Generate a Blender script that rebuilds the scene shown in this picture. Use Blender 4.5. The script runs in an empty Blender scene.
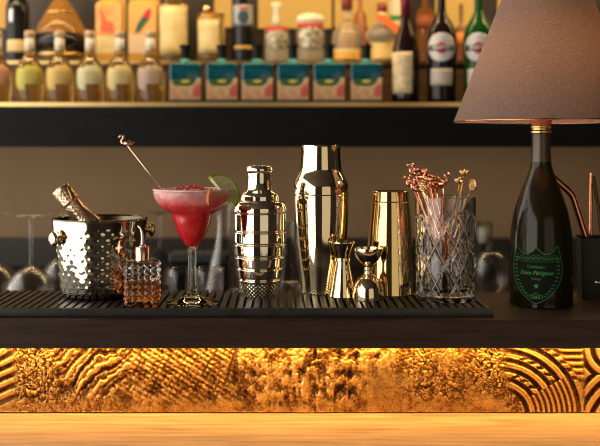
import bpy, bmesh, math, random
import numpy as np
from mathutils import Vector, Matrix
PI = math.pi
random.seed(7)
SC = bpy.context.scene
C = SC.collection
F, VX, VY, H = 950.0, 285.0, 147.0, 0.24      # focal length in pixels, vanishing point, eye height over the mat

# ------------------------------------------------------------------ camera, world, lights
cam_d = bpy.data.cameras.new('camera'); cam = bpy.data.objects.new('camera', cam_d); C.objects.link(cam)
cam.location = (0, -1.5, H); cam.rotation_euler = (PI/2, 0, 0)
cam_d.sensor_width = 36; cam_d.lens = 36*F/600
cam_d.shift_x = 15/600; cam_d.shift_y = -76/600
cam_d.clip_start = 0.02
cam_d.dof.use_dof = True; cam_d.dof.focus_distance = 1.49; cam_d.dof.aperture_fstop = 3.7
SC.camera = cam
SC.cycles.filter_width = 1.1; SC.cycles.sample_clamp_indirect = 5; SC.cycles.blur_glossy = 0.6
SC.view_settings.view_transform = 'Standard'; SC.view_settings.look = 'None'
SC.view_settings.gamma = 1; SC.view_settings.exposure = 0.0; SC.view_settings.use_curve_mapping = False
w = bpy.data.worlds.new('World'); SC.world = w; w.use_nodes = True
w.node_tree.nodes['Background'].inputs[0].default_value = (0.9, 0.68, 0.5, 1)
w.node_tree.nodes['Background'].inputs[1].default_value = 0.03

def area(name, loc, target, sx, sy, radiance, col):
    d = bpy.data.lights.new(name, 'AREA'); d.shape = 'RECTANGLE'; d.size = sx; d.size_y = sy
    d.energy = radiance*PI*sx*sy; d.color = col
    o = bpy.data.objects.new(name, d); C.objects.link(o); o.location = loc
    v = Vector(target)-Vector(loc); o.rotation_euler = v.to_track_quat('-Z', 'Y').to_euler()
    return o
# tall daylit windows of the room, left of and behind the camera
area('window_light_left', (-1.75, -1.20, 0.20), (0, -1.20, 0.20), 5.2, 2.5, 2.9, (1.0, 0.93, 0.84))
area('window_light_front', (1.35, -3.4, 0.25), (0.15, 0, 0.2), 2.3, 2.3, 0.62, (1.0, 0.86, 0.64))
# LED under the ledge's lip, LED over the shelf, glow over the back counter
o = area('ledge_light', (0.45, -0.098, -0.0580), (0.45, -0.080, -0.155), 1.98, 0.012, 46, (1.0, 0.50, 0.10))
area('shelf_light', (0, 1.06, 0.93), (0, 1.20, 0.45), 3.4, 0.06, 26, (1.0, 0.68, 0.31))
area('backbar_light', (0.2, 1.15, 0.236), (0.2, 1.45, 0.05), 2.6, 0.16, 1.1, (1.0, 0.70, 0.38))

# ------------------------------------------------------------------ materials
def mat(name, col, rough=0.5, metal=0.0, trans=0.0, ior=1.45, emis=None, es=0.0, coat=0.0, spec=0.5, sheen=0.0, sss=0.0):
    m = bpy.data.materials.new(name); m.use_nodes = True
    b = m.node_tree.nodes['Principled BSDF']
    b.inputs['Base Color'].default_value = (*col, 1); b.inputs['Roughness'].default_value = rough
    b.inputs['Metallic'].default_value = metal; b.inputs['Transmission Weight'].default_value = trans
    b.inputs['IOR'].default_value = ior; b.inputs['Coat Weight'].default_value = coat
    b.inputs['Specular IOR Level'].default_value = spec
    b.inputs['Sheen Weight'].default_value = sheen
    if sss:
        b.inputs['Subsurface Weight'].default_value = sss; b.inputs['Subsurface Radius'].default_value = (0.02, 0.01, 0.008); b.inputs['Subsurface Scale'].default_value = 0.4
    if emis: b.inputs['Emission Color'].default_value = (*emis, 1); b.inputs['Emission Strength'].default_value = es
    return m
def nodes(m): return m.node_tree.nodes, m.node_tree.links, m.node_tree.nodes['Principled BSDF']
def noise_col(m, c1, c2, scale=20, detail=4, vec=(1, 1, 1), lo=0.35, hi=0.65, dist=0.0, bump=0.0, bscale=None, bd=0.002):
    n, l, b = nodes(m)
    tc = n.new('ShaderNodeTexCoord'); mp = n.new('ShaderNodeMapping'); mp.inputs['Scale'].default_value = vec
    l.new(tc.outputs['Object'], mp.inputs['Vector'])
    nz = n.new('ShaderNodeTexNoise'); nz.inputs['Scale'].default_value = scale; nz.inputs['Detail'].default_value = detail
    nz.inputs['Distortion'].default_value = dist; l.new(mp.outputs[0], nz.inputs['Vector'])
    rp = n.new('ShaderNodeValToRGB'); rp.color_ramp.elements[0].position = lo; rp.color_ramp.elements[1].position = hi
    rp.color_ramp.elements[0].color = (*c1, 1); rp.color_ramp.elements[1].color = (*c2, 1)
    l.new(nz.outputs['Fac'], rp.inputs[0]); l.new(rp.outputs[0], b.inputs['Base Color'])
    if bump:
        bp = n.new('ShaderNodeBump'); bp.inputs['Strength'].default_value = bump; bp.inputs['Distance'].default_value = bd
        n2 = nz
        if bscale:
            n2 = n.new('ShaderNodeTexNoise'); n2.inputs['Scale'].default_value = bscale; l.new(mp.outputs[0], n2.inputs['Vector'])
        l.new(n2.outputs['Fac'], bp.inputs['Height']); l.new(bp.outputs[0], b.inputs['Normal'])
    return m

M = {}
M['gold'] = mat('pale_gold_metal', (0.86, 0.71, 0.45), 0.05, 1)
M['silvergold'] = mat('polished_champagne_metal', (0.88, 0.80, 0.64), 0.05, 1)
M['antique'] = mat('warm_gold_metal', (0.82, 0.60, 0.28), 0.08, 1)
M['gunmetal'] = mat('polished_smoked_metal', (0.66, 0.60, 0.47), 0.07, 1)
M['liner'] = mat('dark_liner_metal', (0.16, 0.14, 0.10), 0.2, 1)
M['copper'] = mat('copper_metal', (0.85, 0.36, 0.20), 0.14, 1)
M['rose'] = mat('rose_gold_metal', (0.90, 0.42, 0.33), 0.16, 1)
M['steel'] = mat('steel_metal', (0.8, 0.76, 0.7), 0.12, 1)
M['brass'] = mat('brass_metal', (0.80, 0.55, 0.22), 0.3, 1)
M['glass'] = mat('clear_glass', (1, 1, 1), 0.0, 0, 1.0, 1.47)
M['glass_smoke'] = mat('background_glass', (0.93, 0.93, 0.93), 0.02, 0, 1.0, 1.35)
n0 = M['glass_smoke'].node_tree.nodes; l0 = M['glass_smoke'].node_tree.links      # thin-walled glass far out of focus
tr0 = n0.new('ShaderNodeBsdfTransparent'); tr0.inputs[0].default_value = (0.90, 0.89, 0.87, 1)
gl0 = n0.new('ShaderNodeBsdfGlossy'); gl0.inputs['Roughness'].default_value = 0.28; lw0 = n0.new('ShaderNodeLayerWeight'); lw0.inputs['Blend'].default_value = 0.17
mx0 = n0.new('ShaderNodeMixShader'); l0.new(lw0.outputs['Facing'], mx0.inputs[0]); l0.new(tr0.outputs[0], mx0.inputs[1]); l0.new(gl0.outputs[0], mx0.inputs[2])
n0.remove(n0['Principled BSDF']); l0.new(mx0.outputs[0], n0['Material Output'].inputs[0])
M['ledge'] = noise_col(mat('dark_stained_ledge', (0.03, 0.02, 0.018), 0.42, spec=0.22), (0.020, 0.012, 0.009), (0.042, 0.025, 0.018), 9, 6, (1, 12, 12), 0.3, 0.7, bump=0.12)
M['rubber'] = noise_col(mat('dark_rubber', (0.03, 0.026, 0.024), 0.33, spec=0.6), (0.016, 0.0135, 0.012), (0.032, 0.026, 0.022), 60, 3, bump=0.05)
M['black'] = mat('black_lacquer', (0.006, 0.006, 0.0065), 0.45, spec=0.2)
M['shelf'] = noise_col(mat('black_shelf_front', (0.012, 0.012, 0.013), 0.5, spec=0.18), (0.004, 0.004, 0.004), (0.007, 0.0065, 0.0065), 5, 3, (1, 1, 8))
M['wall'] = noise_col(mat('brown_plaster', (0.30, 0.2, 0.12), 0.75, spec=0.2), (0.29, 0.195, 0.115), (0.36, 0.25, 0.15), 2.2, 5, (1, 1, 1), bump=0.15, bscale=60)
M['darkwall'] = noise_col(mat('dark_backsplash_tile', (0.03, 0.025, 0.022), 0.35), (0.022, 0.018, 0.016), (0.04, 0.032, 0.027), 6, 3)
M['riser'] = noise_col(mat('brown_riser_wood', (0.08, 0.04, 0.02), 0.5), (0.06, 0.03, 0.013), (0.12, 0.06, 0.025), 10, 4, (1, 1, 8))
M['oak'] = noise_col(mat('oak_wood', (0.7, 0.5, 0.3), 0.45), (0.34, 0.23, 0.14), (0.66, 0.50, 0.33), 7, 8, (1.0, 14, 14), 0.3, 0.7, 0.6, bump=0.1)
M['plain'] = mat('dark_floor', (0.05, 0.04, 0.035), 0.6)
M['ceiling'] = mat('dim_ceiling', (0.07, 0.055, 0.045), 0.8)

def M_(name, *a, **k):
    if name not in M: M[name] = mat(name, *a, **k)
    return M[name]

# ------------------------------------------------------------------ helpers
def X(px, Z): return (px-VX)*Z/F
def Zw(y, Z): return H-(y-VY)*Z/F
def prof(Z, pts, off=0.0): return [(hw*Z/F, Zw(y, Z)-off) for y, hw in pts]

def obj(name, bm, m, parent=None, smooth=True, angle=None):
    bmesh.ops.recalc_face_normals(bm, faces=bm.faces)
    me = bpy.data.meshes.new(name); bm.to_mesh(me); bm.free()
    if m: me.materials.append(m)
    if smooth:
        for p in me.polygons: p.use_smooth = True
        if angle is not None: me.set_sharp_from_angle(angle=math.radians(angle))
    o = bpy.data.objects.new(name, me); C.objects.link(o)
    if parent: o.parent = parent
    return o
def thing(name, label, cat, loc=(0, 0, 0), rot=(0, 0, 0), group=None):
    o = bpy.data.objects.new(name, None); C.objects.link(o)
    o.empty_display_size = 0.03; o.location = loc; o.rotation_euler = rot
    tag(o, label, cat, group); return o
def tag(o, label, cat, group=None):
    o['label'] = label; o['category'] = cat
    if group: o['group'] = group
    return o
def struct(name, bm, m, smooth=False):
    o = obj(name, bm, m, None, smooth); o['kind'] = 'structure'; return o
def copy_tree(o, parent=None):
    c = o.copy(); C.objects.link(c); c.parent = parent
    for ch in list(o.children): copy_tree(ch, c)
    return c
def box(bm, x0, x1, y0, y1, z0, z1, bev=0.0):
    v = [bm.verts.new((x, y, z)) for x in (x0, x1) for y in (y0, y1) for z in (z0, z1)]
    fs = [bm.faces.new([v[i] for i in f]) for f in ((0, 1, 3, 2), (4, 6, 7, 5), (0, 4, 5, 1), (2, 3, 7, 6), (0, 2, 6, 4), (1, 5, 7, 3))]
    if bev:
        es = list({e for f in fs for e in f.edges})
        bmesh.ops.bevel(bm, geom=es, offset=bev, segments=2, affect='EDGES', profile=0.5)
def bbox(*a, **k):
    bm = bmesh.new(); box(bm, *a, **k); return bm
def smooth_prof(pts, n=5):
    """Catmull-Rom through the points"""
    out = []
    P = [pts[0]]+list(pts)+[pts[-1]]
    for i in range(1, len(P)-2):
        p0, p1, p2, p3 = P[i-1], P[i], P[i+1], P[i+2]
        for k in range(n):
            t = k/n
            out.append(tuple(0.5*((2*p1[j])+(-p0[j]+p2[j])*t+(2*p0[j]-5*p1[j]+4*p2[j]-p3[j])*t*t+(-p0[j]+3*p1[j]-3*p2[j]+p3[j])*t**3) for j in (0, 1)))
    out.append(tuple(pts[-1])); return out
def lathe(bm, pr, n=48, cx=0, cy=0, disp=None, close=False, a0=0, a1=2*PI, squash=1.0):
    """pr: list of (r, z).  Ends are capped with a centre point when r is small or close is set."""
    full = abs(a1-a0-2*PI) < 1e-6
    rings = []
    N = n if full else n+1
    for (r, z) in pr:
        if r < 1e-6:
            rings.append([bm.verts.new((cx, cy, z))]); continue
        ring = []
        for k in range(N):
            a = a0+(a1-a0)*k/n
            rr = r+(disp(a, z, r) if disp else 0)
            ring.append(bm.verts.new((cx+rr*math.cos(a), cy+rr*math.sin(a)*squash, z)))
        rings.append(ring)
    for A, B in zip(rings, rings[1:]):
        K = n if full else n
        for k in range(K):
            k2 = (k+1) % N
            if len(A) == 1 and len(B) == 1: continue
            if len(A) == 1: bm.faces.new((A[0], B[k], B[k2]))
            elif len(B) == 1: bm.faces.new((A[k], A[k2], B[0]))
            else: bm.faces.new((A[k], A[k2], B[k2], B[k]))
    return rings
def L(pr, n=48, **k):
    bm = bmesh.new(); lathe(bm, pr, n, **k); return bm
def cap(pr):
    """close a profile (list of (r,z)) at both ends on the axis"""
    return [(0, pr[0][1])]+list(pr)+[(0, pr[-1][1])]
def shell(pr, t, floor):
    """outer profile from top to bottom + inner wall t thinner, with floor thickness"""
    zb = pr[-1][1]
    inner = [(max(r-t, 0.001), z) for r, z in pr if z > zb+floor+0.0005]
    rb = inner[-1][0]
    inner.append((rb*0.96, zb+floor+0.0004))
    return [(0, zb)]+list(reversed(pr))+inner+[(0, zb+floor)]
def tube(bm, pts, r, n=8, caps=True):
    pts = [Vector(p) for p in pts]
    rs = r if isinstance(r, (list, tuple)) else [r]*len(pts)
    up = None; rings = []
    for i, p in enumerate(pts):
        t = (pts[min(i+1, len(pts)-1)]-pts[max(i-1, 0)]).normalized()
        if up is None:
            up = Vector((0, 0, 1)) if abs(t.z) < 0.9 else Vector((0, 1, 0))
        u = (up-t*up.dot(t)).normalized(); v = t.cross(u); up = u
        rings.append([bm.verts.new(p+(u*math.cos(2*PI*k/n)+v*math.sin(2*PI*k/n))*rs[i]) for k in range(n)])
    for A, B in zip(rings, rings[1:]):
        for k in range(n): bm.faces.new((A[k], A[(k+1) % n], B[(k+1) % n], B[k]))
    if caps:
        bm.faces.new(rings[0][::-1]); bm.faces.new(rings[-1])
def ball(bm, c, r, seg=12, sc=(1, 1, 1)):
    m = Matrix.Translation(c) @ Matrix.Diagonal((r*sc[0], r*sc[1], r*sc[2], 1))
    bmesh.ops.create_uvsphere(bm, u_segments=seg, v_segments=max(6, seg*2//3), radius=1, matrix=m)
def torus(bm, c, R, r, n=32, k=8, axis='z'):
    rings = []
    for i in range(n):
        a = 2*PI*i/n; ring = []
        for j in range(k):
            b = 2*PI*j/k; rr = R+r*math.cos(b); h = r*math.sin(b)
            p = (rr*math.cos(a), rr*math.sin(a), h) if axis == 'z' else (rr*math.cos(a), h, rr*math.sin(a))
            ring.append(bm.verts.new((c[0]+p[0], c[1]+p[1], c[2]+p[2])))
        rings.append(ring)
    for i in range(n):
        A, B = rings[i], rings[(i+1) % n]
        for j in range(k): bm.faces.new((A[j], A[(j+1) % k], B[(j+1) % k], B[j]))
def prism(bm, outline, y0, y1):
    """outline in (x,z), extruded from y0 to y1"""
    a = [bm.verts.new((x, y0, z)) for x, z in outline]; b = [bm.verts.new((x, y1, z)) for x, z in outline]
    bm.faces.new(a); bm.faces.new(b[::-1])
    n = len(a)
    for i in range(n): bm.faces.new((a[i], b[i], b[(i+1) % n], a[(i+1) % n]))
def rbox_prof(bm, w, d, r, zs, n=4):
    """rounded-rectangle rings; zs: list of (z, scale_x, scale_y)"""
    rings = []
    for (z, sx, sy) in zs:
        ring = []
        W, D = w/2*sx, d/2*sy; rr = min(r, W*0.98, D*0.98)
        for q, (cx, cy) in enumerate(((W-rr, D-rr), (-W+rr, D-rr), (-W+rr, -D+rr), (W-rr, -D+rr))):
            for k in range(n+1):
                a = q*PI/2+PI/2*k/n
                ring.append(bm.verts.new((cx+rr*math.cos(a), cy+rr*math.sin(a), z)))
        rings.append(ring)
    K = len(rings[0])
    for A, B in zip(rings, rings[1:]):
        for k in range(K): bm.faces.new((A[k], A[(k+1) % K], B[(k+1) % K], B[k]))
    bm.faces.new(rings[0][::-1]); bm.faces.new(rings[-1])
def patch(bm, R, a0, a1, z0, z1, n=14, shape=None, nz=8, rfun=None, t=0.0006):
    """a curved label with thickness; angles in radians from the camera side (-y), positive to the right.
    shape(u,v)-> keep ; rfun(z)-> radius"""
    def P(a, z, e):
        r = (rfun(z) if rfun else R)+e
        return (r*math.sin(a), -r*math.cos(a), z)
    front = [[bm.verts.new(P(a0+(a1-a0)*i/n, z0+(z1-z0)*j/nz, t)) for i in range(n+1)] for j in range(nz+1)]
    back = [[bm.verts.new(P(a0+(a1-a0)*i/n, z0+(z1-z0)*j/nz, 0.0001)) for i in range(n+1)] for j in range(nz+1)]
    keep = lambda i, j: 0 <= i < n and 0 <= j < nz and (shape is None or shape((i+.5)/n*2-1, (j+.5)/nz*2-1))
    for j in range(nz):
        for i in range(n):
            if not keep(i, j): continue
            bm.faces.new((front[j][i], front[j][i+1], front[j+1][i+1], front[j+1][i]))
            bm.faces.new((back[j][i], back[j+1][i], back[j+1][i+1], back[j][i+1]))
            if not keep(i-1, j): bm.faces.new((front[j][i], front[j+1][i], back[j+1][i], back[j][i]))
            if not keep(i+1, j): bm.faces.new((front[j][i+1], back[j][i+1], back[j+1][i+1], front[j+1][i+1]))
            if not keep(i, j-1): bm.faces.new((front[j][i], back[j][i], back[j][i+1], front[j][i+1]))
            if not keep(i, j+1): bm.faces.new((front[j+1][i], front[j+1][i+1], back[j+1][i+1], back[j+1][i]))
    loose = [v for v in bm.verts if not v.link_faces]
    bmesh.ops.delete(bm, geom=loose, context='VERTS')
def flat_label(bm, outline, y, t=0.0008):
    prism(bm, outline, y-t, y)
def superellipse(cx, cz, a, b, p=2.0, n=32):
    return [(cx+a*math.copysign(abs(math.cos(t))**(2/p), math.cos(t)), cz+b*math.copysign(abs(math.sin(t))**(2/p), math.sin(t))) for t in [2*PI*k/n for k in range(n)]]
def text_bm(s, size, shear=0.0, spacing=1.0, offset=0.0):
    cu = bpy.data.curves.new('lettering', 'FONT'); cu.body = s; cu.size = size; cu.shear = shear
    cu.align_x = 'CENTER'; cu.align_y = 'CENTER'; cu.space_character = spacing; cu.resolution_u = 3; cu.offset = offset
    o = bpy.data.objects.new('lettering', cu); C.objects.link(o)
    dg = bpy.context.evaluated_depsgraph_get(); me = bpy.data.meshes.new_from_object(o.evaluated_get(dg))
    bm = bmesh.new(); bm.from_mesh(me); bpy.data.objects.remove(o); bpy.data.curves.remove(cu)
    return bm
def to_cyl(bm, R, a_c, z_c, rfun=None, e=0.0009):
    for v in bm.verts:
        z = z_c+v.co.y; r = rfun(z) if rfun else R; a = a_c+v.co.x/r
        v.co = Vector(((r+e)*math.sin(a), -(r+e)*math.cos(a), z))

# ------------------------------------------------------------------ the setting
CT = -0.013                                            # ledge top
YF = 1.389-1.5                                         # ledge front face
bm = bmesh.new(); box(bm, -0.56, 1.5, YF, 0.152, CT-0.0415, CT, 0.0012)
ledge = obj('bar_ledge', bm, M['ledge'], smooth=False); tag(ledge, 'dark brown raised bar ledge carrying the ribbed mat and the lamp', 'bar counter')
struct('wall_ledge', bbox(-0.555, 1.5, -0.060, 0.14, -0.17, CT-0.0415), M['black'])
struct('wall_back', bbox(-1.9, 2.1, 1.50, 1.56, -1.1, 1.5), M['wall'])
struct('floor', bbox(-3.5, 4, -4.5, 1.56, -1.16, -1.1), M['plain'])
struct('ceiling', bbox(-3.5, 4, -4.5, 1.56, 1.5, 1.56), M['ceiling'])
zb = Zw(238, 2.98)
struct('trim_1', bbox(-1.9, 2.1, 1.46, 1.50, -0.13, zb), M['darkwall'])
bm = bmesh.new(); box(bm, -1.4, 1.5, 0.30, 1.46, -0.16, -0.13, 0.002)
tag(obj('back_counter', bm, M['ledge'], smooth=False), 'low dark counter behind the raised ledge holding the blurred glasses', 'counter')
struct('wall_cabinet', bbox(-1.4, 1.5, 0.32, 1.45, -1.1, -0.16), M['black'])
bm = bmesh.new(); box(bm, -0.60, 1.5, -0.42, -0.0615, -0.195, -0.1612, 0.002)
tag(obj('oak_worktop', bm, M['oak'], smooth=False), 'bright oak worktop below the embossed golden panel', 'worktop')
struct('wall_bar', bbox(-0.57, 1.5, -0.38, 0.14, -1.1, -0.196), M['black'])
tag(obj('light_strip', bbox(-0.54, 1.44, -0.086, -0.078, CT-0.0445, CT-0.0417), M_('led_strip', (1, .6, .2), emis=(1, 0.52, 0.10), es=1.2), smooth=False),
    'thin amber light strip fixed under the lip of the dark ledge', 'light')

# ------------------------------------------------------------------ embossed panel
rng = np.random.default_rng(5)
def vnoise(x, y, seed):
    r = np.random.default_rng(seed); g = r.random((256, 256))
    xi = np.floor(x).astype(int); yi = np.floor(y).astype(int); fx = x-xi; fy = y-yi
    fx = fx*fx*(3-2*fx); fy = fy*fy*(3-2*fy)
    a = g[xi % 256, yi % 256]; b = g[(xi+1) % 256, yi % 256]; c = g[xi % 256, (yi+1) % 256]; d = g[(xi+1) % 256, (yi+1) % 256]
    return (a*(1-fx)+b*fx)*(1-fy)+(c*(1-fx)+d*fx)*fy
def win(x, a, b, s=6.0): return 1/(1+np.exp(-(x-a)/s))*1/(1+np.exp((x-b)/s))
def relief(px, py):
    """height 0..1 (1 = proud) from the panel's own coordinates in photo pixels at its plane"""
    n1 = vnoise(px/14, py/14, 1); n2 = vnoise(px/5, py/5, 2); n3 = vnoise(px/1.7, py/1.7, 3); n4 = vnoise(px/30+7, py/30, 4)
    sq = 0.55*(1-np.abs(vnoise(px/2.6+4*n1, py/2.6+3*n2, 11)*2-1)*2.6)+0.6*(1-np.abs(vnoise(px/1.7+2, py/1.5+2*n1, 12)*2-1)*2.3)                 # squiggly veins
    sq = np.clip(sq, -0.6, 1)
    squ = 0.42+0.52*sq
    base = 0.62+0.30*(n2-0.5)+0.28*(n3-0.5)+0.25*(n1-0.5)
    h = base.copy()
    # fine veins, left field and the patches at the right
    for (a, b, s, y0, y1) in ((12, 72, 5, 340, 420), (60, 120, 12, 388, 430), (398, 432, 6, 348, 375), (400, 440, 6, 375, 402), (442, 462, 6, 370, 405), (472, 508, 5, 346, 392), (505, 535, 8, 390, 412)):
        wgt = win(px, a, b, s)*win(py, y0, y1, 3)
        h = h*(1-wgt)+squ*wgt
    # big slanting ridges 60-140
    wgt = win(px, 58, 140, 8)*win(py, 330, 400, 6)
    u = px*0.72+py*0.78+12*(n4-0.5)+9*(n1-.5)
    rid = 0.5+0.30*np.sin(u/2.6)+0.30*np.sin(u/1.1+4*n2)*(n1>0.4)+0.45*(n2-0.5)+0.4*(n3-0.5)
    h = h*(1-wgt)+rid*wgt
    # diagonal combed lines 110-245, crossed with beads
    wgt = win(px, 122, 245, 10)*win(py, 340, 404, 4)
    u = px*0.52-py*0.86; v = px*0.86+py*0.52
    comb = 0.50+0.22*np.sin(u*2*PI/5.0+2*(n1-0.5))*(0.7+0.3*np.sin(v*2*PI/6.0))+0.05*np.sin(v*2*PI/4.6+3*n1)+0.35*(n1-0.5)+0.3*(n2-.5)+0.3*(n3-.5)
    h = h*(1-wgt)+comb*wgt
    # knife shaped scar at 232
    d = np.abs(px-(238-(py-345)*0.20))-np.clip((py-345)*0.10, 1.0, 5)
    k = np.exp(-(d/2.0)**2)*win(py, 343, 386, 1.5); h = h*(1-0.7*k)+0.1*k
    # crumpled foil 245-400
    wgt = win(px, 246, 400, 10)
    c1 = 1-np.abs(vnoise(px/11+n1, py/17, 21)*2-1)*1.8; c2 = 1-np.abs(vnoise(px/5, py/8, 22)*2-1)*1.6
    cr = 0.40+0.30*c1+0.28*c2+0.40*(n3-0.5)+0.3*(n2-.5)-0.28*(vnoise(px/7, py/9, 23) > 0.74)
    h = h*(1-wgt)+cr*wgt
    sm = win(px, 362, 402, 6)*win(py, 372, 420, 4)
    h = h*(1-sm)+(0.62+0.10*(n2-.5))*sm
    # smoother field 430-520
    sm = win(px, 505, 522, 10)*0
    # concentric arcs, right
    cx, cy = 499.0, 416.0
    r = np.sqrt(((px-cx))**2+((py-cy)*1.12)**2); th = np.arctan2(cy-py, px-cx)
    wa = win(px, 508+0.12*(py-380), 582, 2.5)*win(r, 24, 88, 1.5)
    ph = ((r-26)/10.4) % 1.0; ring = np.floor((r-26)/10.4)
    groove = 0.48+0.38*np.tanh(2.5*np.sin(2*PI*(ph-0.45)))-0.22*np.exp(-((ph-0.72)/0.06)**2)
    dash = (ph >= 0.50) & (ph < 0.92) & ((ring % 2) == 1) & (np.sin(th*r*0.62+ring*2) > 0.0) & (th > 0.40) & (th < 1.25)
    arc = np.where(dash, 0.22, groove); arc = arc+0.16*(n2-.5)+0.12*(n3-.5)
    vs = ((px-503)/6.5) % 1.0
    arc = np.where((th < 0.5) & (r < 80) & (r > 36), 0.52+0.26*np.tanh(1.6*np.sin(2*PI*((r-26)/5.2-0.4))), arc)
    h = h*(1-wa)+arc*wa
    # straight bars between the arcs and the seam
    wb = win(px, 560, 582, 1)*win(r, 89, 300, 1)
    hb = 0.47+0.33*np.tanh(2.5*np.sin(2*PI*((py-352)/6.6)))
    h = h*(1-wb)+hb*wb
    # stripes at the far left
    wl = win(px, -200, 15, 2)*win(py, 356, 410, 2)
    r2 = np.sqrt((px+95)**2+((py-448)*1.05)**2)
    r2 = py*0.86+px*0.42+5*(n4-.5); hl = 0.47+0.33*np.tanh(2.5*np.sin(2*PI*r2/9.5))+0.08*(n2-.5)
    h = h*(1-wl)+hl*wl
    # next tile beyond the seam
    wr = win(px, 585, 2000, 0.8)
    r3 = np.sqrt((px-612)**2+((py-352)*1.0)**2)
    r4 = np.sqrt((px-640)**2+((py-436)*1.0)**2)
    rr = np.where(py < 378, r3, r4)
    hr = 0.47+0.35*np.tanh(2.5*np.sin(2*PI*rr/11.0))+0.08*(n2-.5)
    h = h*(1-wr)+hr*wr
    # worn band along the bottom
    wbm = win(py, 402, 500, 2)*(px < 505)
    h = h*(1-0.6*wbm)+0.6*wbm*(0.62+0.15*(n2-.5))
    return np.clip(h, 0, 1)
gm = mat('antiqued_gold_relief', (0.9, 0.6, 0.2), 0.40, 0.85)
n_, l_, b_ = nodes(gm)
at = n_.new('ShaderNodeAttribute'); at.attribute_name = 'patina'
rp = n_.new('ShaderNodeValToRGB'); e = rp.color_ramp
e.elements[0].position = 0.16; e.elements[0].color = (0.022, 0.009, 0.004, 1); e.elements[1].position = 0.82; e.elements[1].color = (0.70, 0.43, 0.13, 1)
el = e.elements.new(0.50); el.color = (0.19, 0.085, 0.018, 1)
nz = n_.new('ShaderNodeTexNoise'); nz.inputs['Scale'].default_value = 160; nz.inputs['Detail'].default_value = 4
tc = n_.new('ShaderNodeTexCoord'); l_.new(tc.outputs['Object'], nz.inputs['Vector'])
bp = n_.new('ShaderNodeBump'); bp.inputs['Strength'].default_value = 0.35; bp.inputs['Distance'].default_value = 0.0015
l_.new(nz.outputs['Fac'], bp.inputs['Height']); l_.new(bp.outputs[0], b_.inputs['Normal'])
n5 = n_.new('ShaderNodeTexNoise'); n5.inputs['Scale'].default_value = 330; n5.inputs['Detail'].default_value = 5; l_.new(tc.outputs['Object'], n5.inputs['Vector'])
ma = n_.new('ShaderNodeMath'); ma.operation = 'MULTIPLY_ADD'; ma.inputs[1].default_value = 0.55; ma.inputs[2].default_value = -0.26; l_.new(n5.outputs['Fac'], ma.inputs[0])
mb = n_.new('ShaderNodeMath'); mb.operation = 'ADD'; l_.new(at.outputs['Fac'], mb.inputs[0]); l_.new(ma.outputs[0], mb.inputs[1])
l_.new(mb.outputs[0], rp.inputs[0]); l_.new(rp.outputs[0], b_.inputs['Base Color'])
ZP = 1.432; YP = ZP-1.5
def panel(name, px0, px1, label):
    step = 0.00105*F/ZP
    nx = int((px1-px0)/step); py = np.linspace(346.0, 414.0, 96); px = np.linspace(px0, px1, nx)
    PX, PY = np.meshgrid(px, py); hh = relief(PX, PY)
    z_top, z_bot = CT-0.0415, -0.1590
    Xw = (PX-VX)*ZP/F; Zv = z_top+(z_bot-z_top)*(PY-346)/68.0
    Yw = YP-0.0040*hh+0.001
    edge = np.zeros_like(hh, bool); edge[0] = edge[-1] = True; edge[:, 0] = edge[:, -1] = True
    co = np.stack([Xw, Yw, Zv], -1).reshape(-1, 3)
    ny = len(py); nv = nx*ny
    idx = np.arange(nv).reshape(ny, nx)
    quads = np.stack([idx[:-1, :-1], idx[1:, :-1], idx[1:, 1:], idx[:-1, 1:]], -1).reshape(-1, 4)
    # back plate (flat, 6 mm behind)
    corners = [(Xw[0, 0], YP+0.006, z_top), (Xw[0, -1], YP+0.006, z_top), (Xw[0, -1], YP+0.006, z_bot), (Xw[0, 0], YP+0.006, z_bot)]
    verts = [tuple(c) for c in co]+corners
    faces = [tuple(int(i) for i in q) for q in quads]
    b0 = nv
    faces += [(b0, b0+1, b0+2, b0+3),
              tuple([b0, b0+1])+tuple(int(i) for i in idx[0, ::-1]),
              tuple([b0+3])+tuple(int(i) for i in idx[-1, :])+(b0+2,)]
    faces += [tuple([b0])+tuple(int(i) for i in idx[:, 0])+(b0+3,), tuple([b0+2])+tuple(int(i) for i in idx[::-1, -1])+(b0+1,)]
    me = bpy.data.meshes.new(name); me.from_pydata(verts, [], faces); me.materials.append(gm)
    me.polygons.foreach_set('use_smooth', [True]*len(quads)+[False]*5)
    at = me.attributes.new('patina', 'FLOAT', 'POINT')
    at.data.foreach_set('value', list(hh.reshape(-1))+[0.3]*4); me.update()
    o = bpy.data.objects.new(name, me); C.objects.link(o)
    tag(o, label, 'panel'); return o
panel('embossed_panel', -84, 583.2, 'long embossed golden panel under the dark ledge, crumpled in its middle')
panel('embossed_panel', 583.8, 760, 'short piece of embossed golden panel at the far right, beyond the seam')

# ------------------------------------------------------------------ bar mat
bm = bmesh.new()
MX0, MX1, MY0, MY1 = -0.545, X(494, 1.416), 1.416-1.5, 1.594-1.5
box(bm, MX0, MX1, MY0, MY1, CT, -0.0095, 0.001)
pitch = 0.0128; k = 0; x = MX1-0.004
box(bm, MX0, MX1, MY0, MY0+0.0030, -0.0100, -0.0004, 0.0004)
while x-0.0085 > MX0:
    box(bm, x-0.0088, x, MY0+0.0025, MY1-0.002, -0.0098, 0.0, 0.0006); x -= pitch
tag(obj('bar_mat', bm, M['rubber'], smooth=False), 'long dark ribbed rubber bar mat lying on the ledge', 'bar mat')

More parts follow.
